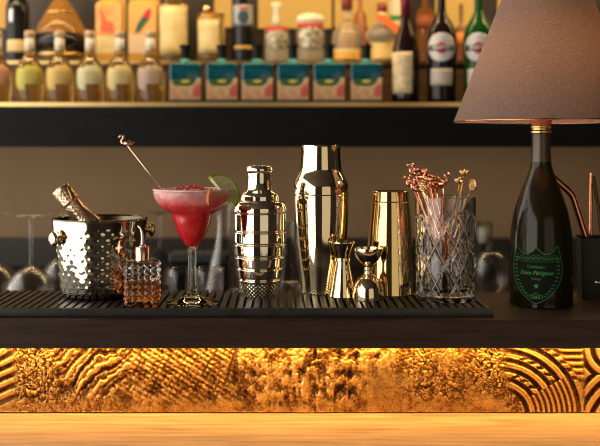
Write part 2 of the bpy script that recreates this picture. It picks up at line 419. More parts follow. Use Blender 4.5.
# ------------------------------------------------------------------ shelf
ZS = 2.5; YS = ZS-1.5; zt = Zw(103.5, ZS); zu = H
struct('trim_2', bbox(-1.9, 2.1, YS, 1.50, zu, zt, bev=0.002), M['shelf'])
sh = thing('shelf_edge', 'thin golden strip along the front edge of the black shelf', 'trim', (0, YS-0.001, zt))
obj('strip', bbox(-1.9, 2.1, -0.004, 0.008, -0.008, 0.003), M['brass'], sh, False)
YR = 2.74-1.5; zr = Zw(62, 2.74)
struct('trim_3', bbox(-1.9, 2.1, YR, 1.499, zt+0.0002, zr), M['riser'])
struct('trim_4', bbox(-1.9, 2.1, YR-0.006, YR+0.004, zr-0.006, zr+0.003), M['brass'])
struct('trim_5', bbox(-1.9, 2.1, 1.10, 1.499, 0.95, 0.99), M['shelf'])
amber = mat('backlit_amber_panel', (0.14, 0.08, 0.02), 0.5, emis=(1.0, 0.50, 0.085), es=0.60)
n_, l_, b_ = nodes(amber)
struct('wall_shelf', bbox(-1.9, 2.1, 1.485, 1.499, zr+0.0002, 0.95), M['darkwall'])
for k, (a, b, y0, wh) in enumerate(((-80, 7, 27, 'at the far left'), (100, 124, 30, 'behind the orange art label'), (128, 158, 30, 'behind the bird label'), (214, 231, 26, 'right of the ball-stoppered bottle'),
        (258, 332, 27, 'behind the two red-banded jars'), (335, 402, 26, 'behind the two round decanters'), (437, 476, 27, 'between the two vermouth bottles'), (500, 596, 27, 'hidden behind the lamp shade'))):
    Z = 2.95
    o = obj('backlit_panel', bbox(X(a, Z), X(b, Z), 1.468, 1.4845, Zw(y0, Z), 0.9), amber, None, False)
    tag(o, 'amber backlit wall panel '+wh, 'light panel', 'amber backlit panels behind the bottles')

# ================================================================== things on the mat
def zof(y, Z): return Zw(y, Z)

# ---- cobbler shaker
Z = 1.53; t = thing('cocktail_shaker', 'stout banded golden three-piece shaker with a domed cap, right of the pink drink', 'cocktail shaker', (X(259.5, Z), Z-1.5, 0))
pr = prof(Z, [(165.2, 3), (165.3, 9), (166.3, 12.3), (168.5, 13.6), (171, 13.6), (172.5, 12.9), (173.2, 12.2)])
body = smooth_prof(pr, 4); obj('cap', L([(0, body[0][1])]+body+prof(Z, [(188.5, 12.6), (189.6, 13.2)])+[(0, Zw(189.6, Z))], 72), M['silvergold'], t, angle=40)
pr = prof(Z, [(189.6, 13.0), (191, 14.6), (193, 17.5), (195.5, 19.3), (199, 19.6), (200.5, 20), (201.5, 23), (204, 25.5), (207.5, 26.8), (211.0, 27.0)])
obj('strainer_top', L([(0, pr[0][1])]+smooth_prof(pr, 4)+[(0, pr[-1][1])], 72), M['silvergold'], t, angle=50)
pts = []
yk = [(211.6, 26.4), (230, 26.5), (243, 26.3), (255.5, 25.4), (267, 24.0), (278, 22.2), (288, 19.8), (296, 17.4)]
def hw_at(y):
    for (a, ha), (b, hb) in zip(yk, yk[1:]):
        if y <= b: return ha+(hb-ha)*(y-a)/(b-a)
    return yk[-1][1]
gro = [212, 230.7, 243, 255.5, 267, 278]
y = 211.6
while y <= 296.01:
    d = min(abs(y-g) for g in gro); hw = hw_at(y)-1.5*math.exp(-(d/0.75)**2)
    pts.append((y, hw)); y += 0.3
pr = prof(Z, pts)
zt0, zb0 = Zw(280, Z), 0.0
def dots(a, z, r):
    if z > zt0: return 0
    f = min(1, (zt0-z)/0.004)
    return 0.0007*f*math.sin(a*30+(0))*math.sin(z*2*PI/0.0062)
obj('body', L([(0, Zw(211.6, Z))]+pr+[(pr[-1][0]*0.9, 0.0), (0, 0.0)], 160, disp=dots), M['silvergold'], t, angle=60)

# ---- tall shaker
Z = 1.57; t = thing('cocktail_shaker', 'tallest smooth golden two-piece shaker in the middle of the mat', 'cocktail shaker', (X(320.8, Z), Z-1.5, 0))
pr = prof(Z, [(145.2, 18.0), (146, 19.0), (155, 19.7), (166, 20.6), (171, 21.3), (175, 23.2), (180, 25.8), (186, 27.6), (193.5, 28.2)])
obj('lid', L([(0, Zw(145.8, Z)), (16.5*Z/F, Zw(145.8, Z))]+smooth_prof(pr, 4)+[(0, pr[-1][1])], 96), M['gold'], t, angle=40)
pr = prof(Z, [(194.0, 27.8), (196, 28.1), (205, 28.0), (218, 27.4), (235, 26.2), (250, 24.9), (265, 23.2), (278, 21.4), (288, 20.2), (291.5, 19.8)])
zt1 = Zw(262, Z)
def tex(a, z, r):
    if z > zt1: return 0
    f = min(1, (zt1-z)/0.01); return 0.00035*f*math.sin(a*40)*math.sin(z*2*PI/0.0045)
pp = smooth_prof(pr, 12)
obj('body', L([(0, Zw(194.0, Z))]+pp+[(pr[-1][0], 0.001), (pr[-1][0]-0.001, 0), (0, 0.0)], 200, disp=tex), M['gold'], t, angle=50)

# ---- mixing tin
Z = 1.565; t = thing('shaker_tin', 'plain golden tapered shaker tin standing upside down behind the small jiggers', 'shaker tin', (X(390.2, Z), Z-1.5, 0))
pr = prof(Z, [(190.8, 17.6), (191.4, 18.6), (200.6, 18.9), (201.2, 18.5), (201.8, 19.0), (225, 21.3), (250, 23.0), (275, 24.3), (291, 25.0)])
obj('body', L([(0, Zw(191.2, Z))]+pr+[(pr[-1][0]+0.0005, 0.0012), (pr[-1][0]+0.0005, 0.0004), (pr[-1][0]-0.0005, 0), (0, 0)], 96), M['antique'], t, angle=30)

# ---- slim jigger
Z = 1.528; t = thing('jigger', 'slim golden double jigger with a flared cone base, left of the bell-shaped one', 'jigger', (X(342.5, Z), Z-1.5, 0))
pr = prof(Z, [(241.3, 12.6), (241.8, 12.9), (242.8, 12.6), (249, 9.8), (256, 7.8), (257.2, 7.4)])
inn = prof(Z, [(243, 11.7), (249, 9.0), (254, 7.0)])
obj('small_cup', L([(0, pr[-1][1])]+pr[::-1]+inn+[(0, inn[-1][1])], 64), M['gold'], t, angle=50)
obj('neck_ring', L(cap(prof(Z, [(257.2, 7.2), (257.8, 8.1), (260.8, 8.1), (261.4, 7.2)])), 64), M['gold'], t, angle=50)
pr = prof(Z, [(261.4, 7.0), (266, 7.8), (275, 9.6), (285, 11.6), (296.2, 13.8)])+[(13.9*Z/F, 0.0006), (13.7*Z/F, 0)]
obj('large_cup', L(cap(smooth_prof(pr[:-2], 4)+pr[-2:]), 64), M['gold'], t, angle=50)

# ---- bell jigger
Z = 1.496; t = thing('jigger', 'golden bell jigger with a round bowl on a rounded base', 'jigger', (X(368, Z), Z-1.5, 0))
pr = smooth_prof(prof(Z, [(248, 14.4), (251, 14.3), (255, 13.2), (259, 11.0), (263, 7.6), (265.6, 4.6), (267, 3.4)]), 4)
inn = smooth_prof(prof(Z, [(248, 13.4), (253, 12.6), (258, 9.6), (262, 5)]), 4)
obj('small_cup', L([(0, pr[-1][1])]+pr[::-1]+inn+[(0, inn[-1][1])], 64), M['gold'], t, angle=60)
obj('neck', L(cap(prof(Z, [(266.6, 3.2), (268, 4.6), (270, 3.6), (273, 4.2), (275, 4.8)])), 48), M['gold'], t)
pr = smooth_prof(prof(Z, [(274.2, 4), (275, 5.5), (277.5, 9), (281, 12), (286, 14.2), (292, 15.3), (299, 15.6)]), 4)
obj('large_cup', L(cap(pr+[(15.7*Z/F, 0.0006), (15.4*Z/F, 0)]), 64), M['gold'], t, angle=60)

# ---- ice bucket
Z = 1.54; BX = X(100, Z); BY = Z-1.5
t = thing('ice_bucket', 'hammered dark metal ice bucket with small round knobs, at the left end', 'ice bucket', (BX, BY, 0))
s = Z/F
bp_ = [(218.5, 46.8), (219.0, 47.4), (221, 47.2), (235, 45.6), (250, 43.6), (265, 41.8), (280, 40.0), (289, 38.4), (293.0, 36)]
op = smooth_prof(prof(Z, bp_), 14)
ztop, zbot = Zw(226, Z), Zw(291, Z)
def ham(a, z, r):
    if z > ztop: return 0
    row = z/0.0092; i = math.floor(row); best = 9
    for ii in (i, i+1):
        u = (a*26/(2*PI)+(0.5 if ii % 2 else 0)); du = (u-round(u))*2*PI/26*r; dz = z-ii*0.0092
        best = min(best, math.hypot(du, dz*1.05))
    amp = 0.00045*min(1, (ztop-z)/0.006)
    return amp*max(0, math.cos(min(best/0.0056, 1)*PI/2))**1.4
pr = [(0, 0.0), (30*s, 0.0), (34.5*s, 0.0015)]+op[::-1]
inner = [(r-0.0028, z) for r, z in op if z > 0.012]
zin = inner[-1][1]
bm = bmesh.new(); rings = lathe(bm, pr, 260, disp=ham)
bm2 = bmesh.new(); lathe(bm2, inner+[(0, zin)], 64)
lathe(bm2, [(op[0][0], op[0][1]-0.0003), (op[0][0]+0.0006, op[0][1]+0.0012), (op[0][0]-0.0015, op[0][1]+0.0018), (op[0][0]-0.0028, op[0][1]-0.0003)], 96)
obj('hammered_wall', bm, M['gunmetal'], t)
obj('inner_liner', bm2, M['liner'], t)
for side, kx, ky, depth in ((-1, 54, 236, 0.0), (1, 152, 230.5, 0.0)):
    zk = Zw(ky, Z); bm = bmesh.new(); xr = 45.2*s*side
    prk = [(0, 0.0155), (0.006, 0.015), (0.0098, 0.012), (0.0098, 0.009), (0.006, 0.0062), (0.0036, 0.0045), (0.0042, 0.002), (0.0078, 0.001), (0.0082, -0.003), (0, -0.004)]
    prk = [(r_*1.25, z_*1.05) for r_, z_ in prk]
    lathe(bm, prk, 32)
    rot = Matrix.Rotation(PI/2, 4, 'Y')
    kd = Vector((-0.74, -0.67, 0)) if side < 0 else Vector((0.95, 0.31, 0)); xr = 45.0*s
    bmesh.ops.transform(bm, matrix=Matrix.Translation((kd.x*xr, kd.y*xr, zk)) @ Matrix.Rotation(math.atan2(kd.y, kd.x), 4, 'Z') @ rot, verts=bm.verts)
    obj('knob', bm, M['gold'], t)

# ---- half-size champagne bottle in the bucket
t = thing('champagne_bottle', 'champagne bottle neck in rose gold foil leaning out of the ice bucket', 'bottle', (0, 0, 0))
tip = Vector((X(60.2, Z), BY-0.004, Zw(187.5, Z))); ang = math.radians(37)
ax = Vector((math.sin(ang), 0.06, -math.cos(ang))).normalized()
t.location = tip+ax*0.158
t.rotation_euler = (-ax).to_track_quat('Z', 'Y').to_euler()
LB = 0.158
def bot(pr_): return [(r, z) for r, z in pr_]
pr = bot([(0, 0.002), (0.018, 0.0), (0.0225, 0.004), (0.0235, 0.012), (0.0235, 0.055), (0.022, 0.070), (0.0175, 0.086), (0.0135, 0.098), (0.012, 0.110), (0, 0.110)])
obj('bottle_glass', L(pr, 48), M_('dark_green_glass', (0.02, 0.03, 0.012), 0.08, coat=0.4), t)
bm = bmesh.new()
foilp = [(r_*1.12, z_) for r_, z_ in [(0.0196, 0.080), (0.0165, 0.091), (0.0138, 0.102), (0.0128, 0.112), (0.0126, 0.125), (0.0128, 0.127), (0.0136, 0.129), (0.0138, 0.152), (0.0125, 0.157), (0.009, 0.1585), (0, 0.1585)]]
def crinkle(a, z, r):
    return 0.0006*math.sin(a*9+z*420)*math.sin(z*520+2*a)+0.00035*math.sin(a*17-z*900)
fp = []
for (r0, z0), (r1, z1) in zip(foilp, foilp[1:]):
    m_ = max(1, int(abs(z1-z0)/0.0018))
    fp += [(r0+(r1-r0)*k/m_, z0+(z1-z0)*k/m_) for k in range(m_)]
fp.append(foilp[-1])
lathe(bm, fp, 56, disp=crinkle)
obj('foil', bm, mat('rose_gold_foil', (0.92, 0.60, 0.40), 0.24, 0.9), t)
bm = bmesh.new()
for zz in (0.1295, 0.149): torus(bm, (0, 0, zz), 0.0157, 0.0007, 40, 6)
for k in range(4):
    a = k*PI/2+0.4; tube(bm, [((0.0162)*math.cos(a+q*0.35), 0.0162*math.sin(a+q*0.35), 0.129+0.0205*q) for q in (0, .25, .5, .75, 1)], 0.0006, 6)
obj('wire_cage', bm, M['antique'], t)

# ---- dasher bottle
Z = 1.465; s = Z/F
t = thing('dasher_bottle', 'small square cut-glass bottle of amber bitters with a silver pour spout', 'bottle', (X(142.5, Z), Z-1.5, 0), (0, 0, math.radians(4)))
W = 36*s; zb1 = 0.0015; ztb = Zw(262.5, Z)
bm = bmesh.new()
ncell = 5; nz_ = 6
def studded(bm, W, z0, z1, ncx, ncz, amp, inset=0.0):
    """square prism whose four faces are fields of pyramids"""
    hw = W/2-amp
    for q in range(4):
        R = Matrix.Rotation(q*PI/2, 4, 'Z')
        g = {}
        for i in range(ncx*2+1):
            for j in range(ncz*2+1):
                x = -hw+2*hw*i/(ncx*2); z = z0+(z1-z0)*j/(ncz*2)
                d = amp if (i % 2 == 1 and j % 2 == 1) else 0
                g[i, j] = bm.verts.new(R @ Vector((x, -hw-d, z)))
        for i in range(0, ncx*2, 2):
            for j in range(0, ncz*2, 2):
                c = g[i+1, j+1]; ringv = [g[i, j], g[i+1, j], g[i+2, j], g[i+2, j+1], g[i+2, j+2], g[i+1, j+2], g[i, j+2], g[i, j+1]]
                for a_, b_2 in zip(ringv, ringv[1:]+ringv[:1]): bm.faces.new((c, a_, b_2))
    bmesh.ops.remove_doubles(bm, verts=bm.verts, dist=1e-5)
studded(bm, W, 0.004, ztb, ncell, nz_, 0.0030)
hwb = W/2-0.0024
def ringsq(z, h): return [bm.verts.new((sx*h, sy*h, z)) for sx, sy in ((-1, -1), (1, -1), (1, 1), (-1, 1))]
# closing top: shoulder to a round neck; closing bottom
bm.verts.ensure_lookup_table()
topv = [v for v in bm.verts if abs(v.co.z-ztb) < 1e-6]; botv = [v for v in bm.verts if abs(v.co.z-0.004) < 1e-6]
def angsort(vs): return sorted(vs, key=lambda v: math.atan2(v.co.y, v.co.x))
def bridge_to(vs, rfun, z):
    vs = angsort(vs); new = [bm.verts.new((rfun(math.atan2(v.co.y, v.co.x))*math.cos(math.atan2(v.co.y, v.co.x)), rfun(math.atan2(v.co.y, v.co.x))*math.sin(math.atan2(v.co.y, v.co.x)), z)) for v in vs]
    n = len(vs)
    for i in range(n): bm.faces.new((vs[i], vs[(i+1) % n], new[(i+1) % n], new[i]))
    return new
def sq(h): return lambda a: h/max(abs(math.cos(a)), abs(math.sin(a)))
a1 = bridge_to(topv, lambda a: 0.6*sq(hwb*0.88)(a)+0.4*hwb*1.0, ztb+0.003)
a2 = bridge_to(a1, lambda a: 0.0105, ztb+0.0045); a3 = bridge_to(a2, lambda a: 0.0102, Zw(256, Z)); bm.faces.new(a3)
b1 = bridge_to(botv, sq(hwb*1.02), 0.0015); b2 = bridge_to(b1, sq(hwb*0.95), 0.0); bm.faces.new(b2)
obj('cut_glass', bm, mat('cut_clear_glass', (1.0, 0.97, 0.93), 0.01, 0, 1.0, 1.42), t, smooth=False)
bm = bmesh.new(); rbox_prof(bm, hwb*2-0.005, hwb*2-0.005, 0.004, [(0.006, .96, .96), (0.008, 1, 1), (Zw(279, Z), 1, 1)])
obj('bitters', bm, mat('amber_bitters', (0.95, 0.36, 0.06), 0.02, 0, 0.92, 1.36), t)
obj('collar', L(cap(prof(Z, [(246.6, 7.0), (247.5, 7.7), (258, 7.4), (260.5, 8.2), (261.5, 8.4), (262, 7)])), 40), mat('rose_collar_metal', (0.9, 0.55, 0.42), 0.22, 1), t, angle=40)
bm = bmesh.new()
zc = Zw(247, Z)
tube(bm, [(0, 0, zc-0.001), (0, 0, zc+0.004), (0.0, 0, zc+0.012), (-0.0008, 0, zc+0.022), (-0.003, 0, zc+0.029), (-0.007, 0, zc+0.033)], [0.0050, 0.0032, 0.0024, 0.0021, 0.0018, 0.0016], 16)
ball(bm, (0, 0, zc+0.001), 0.006, 16, (1, 1, 0.5))
obj('spout', bm, M['steel'], t)

# ---- margarita
Z = 1.462; s = Z/F; GX = X(192.3, Z); GY = Z-1.5
t = thing('margarita_glass', 'stemmed margarita glass holding the pink frozen drink', 'cocktail glass', (GX, GY, 0))
outp = smooth_prof(prof(Z, [(189.2, 39.0), (192, 39.0), (198, 37.6), (204, 34.2), (209, 28.6), (212, 23.0), (214.5, 20.2), (221, 18.6), (229, 15.8), (237, 12.0), (243.5, 7.6), (248, 4.7), (253, 4.2), (270, 4.0), (286, 4.2), (292, 5.2), (295.5, 8.5), (298, 14.5), (300, 21), (301.3, 26.2), (302, 27.4)]), 4)
inp = smooth_prof(prof(Z, [(189.2, 38.2), (192, 38.1), (198, 36.7), (204, 33.2), (208.6, 27.6), (211.4, 22.2), (214, 19.2), (221, 17.6), (229, 14.8), (237, 10.8), (242.5, 6), (245, 2)]), 4)
pr = [(0, inp[-1][1]-0.0004)]+inp[::-1]+outp+[(27.4*s, 0.0006), (26.8*s, 0), (22*s, 0.0014), (12*s, 0.004), (4*s, 0.0065), (0, 0.007)]
obj('glass', L(pr, 96), mat('margarita_glass', (1, 1, 1), 0, 0, 1, 1.4), t)
lm = mat('pink_frozen_drink', (0.8, 0.1, 0.12), 0.3, sss=0.08, coat=0.0)
n_, l_, b_ = nodes(lm)
tc = n_.new('ShaderNodeTexCoord'); sp = n_.new('ShaderNodeSeparateXYZ'); l_.new(tc.outputs['Object'], sp.inputs[0])
nz = n_.new('ShaderNodeTexNoise'); nz.inputs['Scale'].default_value = 70; nz.inputs['Detail'].default_value = 6; l_.new(tc.outputs['Object'], nz.inputs['Vector'])
mr = n_.new('ShaderNodeMapRange'); mr.inputs['From Min'].default_value = Zw(216, Z); mr.inputs['From Max'].default_value = Zw(190, Z)
l_.new(sp.outputs['Z'], mr.inputs['Value'])
ad = n_.new('ShaderNodeMath'); ad.operation = 'MULTIPLY_ADD'; ad.inputs[1].default_value = 0.9; ad.inputs[2].default_value = -0.45; l_.new(nz.outputs['Fac'], ad.inputs[0])
a2_ = n_.new('ShaderNodeMath'); a2_.operation = 'ADD'; l_.new(mr.outputs[0], a2_.inputs[0]); l_.new(ad.outputs[0], a2_.inputs[1])
rp = n_.new('ShaderNodeValToRGB'); rp.color_ramp.elements[0].position = 0.0; rp.color_ramp.elements[0].color = (0.72, 0.010, 0.022, 1)
rp.color_ramp.elements[1].position = 1.0; rp.color_ramp.elements[1].color = (0.92, 0.55, 0.52, 1)
e1 = rp.color_ramp.elements.new(0.35); e1.color = (0.80, 0.07, 0.09, 1)
l_.new(a2_.outputs[0], rp.inputs[0]); l_.new(rp.outputs[0], b_.inputs['Base Color'])
dp = [(max(r+0.0002, 0.0005), z) for r, z in inp if z <= Zw(190.8, Z)]
bm = L([(0, dp[0][1]+0.001), (dp[0][0]*0.6, dp[0][1]+0.0008)]+dp+[(0, dp[-1][1]-0.0005)], 96)
obj('drink', bm, lm, t)
bm = bmesh.new(); torus(bm, (0, 0, Zw(189.5, Z)), 38.6*s, 0.0011, 96, 8)
obj('sugared_rim', bm, noise_col(mat('sugar_rim', (0.85, 0.6, 0.58), 0.6), (0.75, 0.4, 0.4), (0.95, 0.8, 0.78), 400, 2, bump=0.5), t)
# red berry crumbs
tb = thing('berry_garnish', 'heap of bright red berry pieces floating on the pink drink', 'garnish', (GX, GY, Zw(189.8, Z)))
rr = random.Random(3)
bm = bmesh.new()
for k in range(46):
    a = rr.uniform(0, 2*PI); q = rr.uniform(0, 1)**0.6
    ball(bm, ((0.2+17*math.cos(a)*q-1)*s, (0.2+13*math.sin(a)*q)*s, 0.001+rr.uniform(0, 0.0065)*(1-q*0.8)), rr.uniform(0.0012, 0.0024), 8, (rr.uniform(.8, 1.4), rr.uniform(.8, 1.4), .8))
o = obj('berry_pieces', bm, mat('red_berry', (0.65, 0.01, 0.03), 0.2, coat=0.4), tb)
bm = bmesh.new()
for k in range(60):
    a = rr.uniform(0, 2*PI); q = rr.uniform(0.45, 1)
    ball(bm, (35*math.cos(a)*q*s, 35*math.sin(a)*q*s, rr.uniform(-0.001, 0.0006)), rr.uniform(0.0015, 0.003), 6, (1.3, 1.3, .6))
fo = obj('crushed_ice', bm, mat('pink_crushed_ice', (0.88, 0.48, 0.47), 0.25, sss=0.2), None); fo.location = (GX, GY, Zw(190.3, Z)); fo['kind'] = 'stuff'
tag(fo, 'pink crushed ice on the surface of the margarita', 'crushed ice')
# lime slice
t = thing('lime_slice', 'lime wedge slice perched on the right of the margarita rim', 'lime', (X(221.8, Z), GY-0.002, Zw(192.5, Z)), (math.radians(-42), math.radians(51), 0))
R_ = 20.0*s
def disc(bm, r0, r1, y0, y1, a0=0, a1=PI, n=28):
    o_ = [(r1*math.cos(a0+(a1-a0)*k/n), r1*math.sin(a0+(a1-a0)*k/n)) for k in range(n+1)]
    i_ = [(r0*math.cos(a1+(a0-a1)*k/n), r0*math.sin(a1+(a0-a1)*k/n)) for k in range(n+1)] if r0 > 0 else [(0, 0)]
    prism(bm, o_+i_, y0, y1)
bm = bmesh.new(); disc(bm, R_*0.87, R_, -0.0036, 0.0036); obj('rind', bm, noise_col(mat('lime_rind', (0.3, 0.42, 0.03), 0.35), (0.30, 0.38, 0.015), (0.55, 0.58, 0.06), 150, 2, bump=0.2), t, angle=40)
bm = bmesh.new(); disc(bm, R_*0.82, R_*0.90, -0.0034, 0.0034); obj('pith', bm, mat('lime_pith', (0.75, 0.78, 0.42), 0.5), t, angle=40)
bm = bmesh.new()
for k in range(4):
    a0 = k*PI/4+0.04; a1 = (k+1)*PI/4-0.04
    pts = [(R_*0.08*math.cos((a0+a1)/2), R_*0.08*math.sin((a0+a1)/2))]+[(R_*0.8*math.cos(a0+(a1-a0)*q/8), R_*0.8*math.sin(a0+(a1-a0)*q/8)) for q in range(9)]
    prism(bm, pts, -0.0033, 0.0033)
obj('flesh', bm, noise_col(mat('lime_flesh', (0.6, 0.62, 0.22), 0.15, sss=0.2), (0.62, 0.62, 0.22), (0.80, 0.78, 0.42), 90, 3, (1, 1, 1)), t, angle=40)
bm = bmesh.new(); disc(bm, 0, R_*0.83, -0.003, 0.003); obj('membrane', bm, mat('lime_membrane', (0.8, 0.8, 0.52), 0.4, sss=0.2), t, angle=40)
# orange peel strip inside the glass
bm = bmesh.new(); pts = [(X(y_[0], Z)-GX, -0.034-0.001*k, Zw(y_[1], Z)) for k, y_ in enumerate(((214.5, 187), (212, 190), (211, 194), (210.6, 199), (211.5, 203)))]
for k in range(len(pts)-1): pass
tube(bm, pts, [0.0012, 0.0022, 0.0026, 0.0022, 0.001], 10)
for v in bm.verts: v.co.y = -0.034+(v.co.y+0.036)*0.4
o = obj('orange_peel', bm, mat('orange_peel', (0.85, 0.30, 0.05), 0.35), None); o.location = (GX, GY-0.002, 0)
o.data.transform(Matrix.Translation((0, -0.0175, 0)))
tag(o, 'small orange peel twist at the front of the margarita under the lime', 'garnish')

# ---- swizzle sticks
def flamingo_bm(sc):
    bm = bmesh.new()
    ball(bm, (0.4*sc, 0, 0.0), 0.72*sc, 12, (1.2, 0.6, 0.62))
    tube(bm, [(0.7*sc, 0, 0.05*sc), (1.15*sc, 0, 0.16*sc), (1.5*sc, 0, 0.10*sc)], [0.34*sc, 0.2*sc, 0.03*sc], 8)
    neck = [(-0.1, 0.0), (-0.42, 0.02), (-0.62, 0.25), (-0.55, 0.55), (-0.36, 0.82), (-0.36, 1.08), (-0.58, 1.24), (-0.82, 1.16), (-0.9, 0.98)]
    np_ = smooth_prof(neck, 3)
    tube(bm, [(x*sc, 0, z*sc) for x, z in np_], [0.30*sc-0.10*sc*min(1, k/10) for k in range(len(np_))], 8)
    ball(bm, (-0.80*sc, 0, 1.14*sc), 0.19*sc, 8)
    tube(bm, [(-0.9*sc, 0, 1.1*sc), (-1.1*sc, 0, 0.98*sc), (-1.12*sc, 0, 0.78*sc)], [0.11*sc, 0.08*sc, 0.015*sc], 8)
    return bm
def pineapple_bm(sc):
    bm = bmesh.new()
    for j in range(5):
        zz = (-0.55+0.28*j)*sc; rr_ = 0.52*sc*math.cos((j-2)*0.42); k_n = 8
        for k in range(k_n):
            a = 2*PI*(k+0.5*(j % 2))/k_n; ball(bm, (rr_*math.cos(a), rr_*math.sin(a), zz), 0.22*sc, 8)
    ball(bm, (0, 0, 0), 0.5*sc, 10, (1, 1, 1.3))
    for k in range(6):
        a = 2*PI*k/6; tube(bm, [(0.1*sc*math.cos(a), 0.1*sc*math.sin(a), 0.55*sc), (0.32*sc*math.cos(a), 0.32*sc*math.sin(a), 0.95*sc), (0.62*sc*math.cos(a), 0.62*sc*math.sin(a), 1.15*sc)], [0.14*sc, 0.12*sc, 0.02*sc], 6)
    tube(bm, [(0, 0, .5*sc), (0, 0, 1.3*sc)], [0.15*sc, 0.03*sc], 6)
    return bm
def leaf_bm(sc):
    bm = bmesh.new()
    for k in range(5):
        a = 2*PI*k/5; tube(bm, [(0, 0, -0.1*sc), (0.45*sc*math.cos(a), 0.45*sc*math.sin(a), 0.25*sc), (0.85*sc*math.cos(a), 0.85*sc*math.sin(a), 0.85*sc)], [0.12*sc, 0.3*sc, 0.05*sc], 7)
    ball(bm, (0, 0, 0.15*sc), 0.4*sc, 10); tube(bm, [(0, 0, 0), (0, 0, 1.0*sc)], [0.3*sc, 0.1*sc], 8)
    return bm
def stick(foot, tipp, figure, sc, m, label, roty=0.0, rotz=0.0, rad=0.0011, group=None, mfig=None):
    foot, tipp = Vector(foot), Vector(tipp); d = tipp-foot; ln = d.length
    o = thing('cocktail_stirrer', label, 'stirrer', foot, d.to_track_quat('Z', 'Y').to_euler(), group)
    bm = bmesh.new(); tube(bm, [(0, 0, 0), (0, 0, ln*0.5), (0, 0, ln)], rad, 10); obj('stick', bm, m, o)
    if figure:
        f = {'flamingo': flamingo_bm, 'pineapple': pineapple_bm, 'leaf': leaf_bm}[figure](sc)
        q = d.to_track_quat('Z', 'Y').to_matrix().to_4x4()
        wr = Matrix.Rotation(rotz, 4, 'Z') @ Matrix.Rotation(roty, 4, 'Y')
        bmesh.ops.transform(f, matrix=Matrix.Translation((0, 0, ln+0.15*sc)) @ q.inverted() @ wr, verts=f.verts)
        obj('finial_'+figure, f, mfig or m, o)
    return o
stick((X(175, Z), GY, Zw(206, Z)), (X(127.5, Z), GY-0.012, Zw(144, Z)), 'flamingo', 0.0095, mat('pale_rose_metal', (0.93, 0.74, 0.58), 0.18, 1),
      'long rose gold stirrer topped with a flamingo, standing in the pink drink', rad=0.0009, mfig=mat('dusky_rose_metal', (0.72, 0.44, 0.32), 0.2, 1))

# ---- cut glass tumbler with stirrers
Z = 1.50; s = Z/F; TX = X(445.5, Z); TY = Z-1.5
t = thing('cut_glass_tumbler', 'tall diamond-cut clear glass full of metal stirrers', 'glass', (TX, TY, 0))
zc0, zc1 = 0.012, Zw(213, Z)
def diamond(a, z, r):
    if z < zc0 or z > zc1: return 0
    f = min(1, (z-zc0)/0.003, (zc1-z)/0.006)
    n = 9; p = 0.058
    u = (a*n/(2*PI)+z/p) % 1; v = (a*n/(2*PI)-z/p) % 1
    g1 = max(0, 1-abs(u-0.5)/0.13); g2 = max(0, 1-abs(v-0.5)/0.13)
    return -0.0028*f*max(g1, g2)-0.0010*f*max(0, 1-abs(((u+v) % 1)-0.5)/0.10)*0.8
zl = [0.002+(Zw(197, Z)-0.002)*k/170 for k in range(171)]
outp = [(28.6*s, 0.0), (29.2*s, 0.001)]+[((29.3+0.7*(z/0.155))*s, z) for z in zl]
pr = [(0, 0.0)]+outp+[((29.5)*s, Zw(196.6, Z)), (28.8*s, Zw(197, Z)), (28.3*s, Zw(205, Z)), (27.0*s, Zw(225, Z)), (26.2*s, Zw(270, Z)), (25.6*s, 0.020), (22*s, 0.0165), (0, 0.016)]
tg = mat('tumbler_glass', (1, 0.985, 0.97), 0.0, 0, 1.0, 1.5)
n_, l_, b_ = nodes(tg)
at = n_.new('ShaderNodeAttribute'); at.attribute_name = 'cut'; df = n_.new('ShaderNodeBsdfPrincipled'); df.inputs['Base Color'].default_value = (0.95, 0.86, 0.82, 1)  # pale frosted mix along the cuts paints in bright window reflections
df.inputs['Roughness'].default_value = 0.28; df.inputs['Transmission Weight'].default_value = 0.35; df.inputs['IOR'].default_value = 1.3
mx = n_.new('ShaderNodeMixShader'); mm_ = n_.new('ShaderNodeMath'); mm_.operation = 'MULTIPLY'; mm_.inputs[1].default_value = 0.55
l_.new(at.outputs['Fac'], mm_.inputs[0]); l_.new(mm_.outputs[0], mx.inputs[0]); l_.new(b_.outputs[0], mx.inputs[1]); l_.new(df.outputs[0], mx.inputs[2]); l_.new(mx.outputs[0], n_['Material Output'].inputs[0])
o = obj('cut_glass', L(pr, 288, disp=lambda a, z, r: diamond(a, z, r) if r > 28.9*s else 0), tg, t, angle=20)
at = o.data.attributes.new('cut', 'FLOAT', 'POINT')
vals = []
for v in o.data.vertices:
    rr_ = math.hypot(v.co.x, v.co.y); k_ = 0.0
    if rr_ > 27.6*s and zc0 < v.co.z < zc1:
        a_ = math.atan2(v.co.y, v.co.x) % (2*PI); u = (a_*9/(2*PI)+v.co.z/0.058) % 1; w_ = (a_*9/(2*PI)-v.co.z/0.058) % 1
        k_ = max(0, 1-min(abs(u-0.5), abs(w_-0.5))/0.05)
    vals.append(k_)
at.data.foreach_set('value', vals)
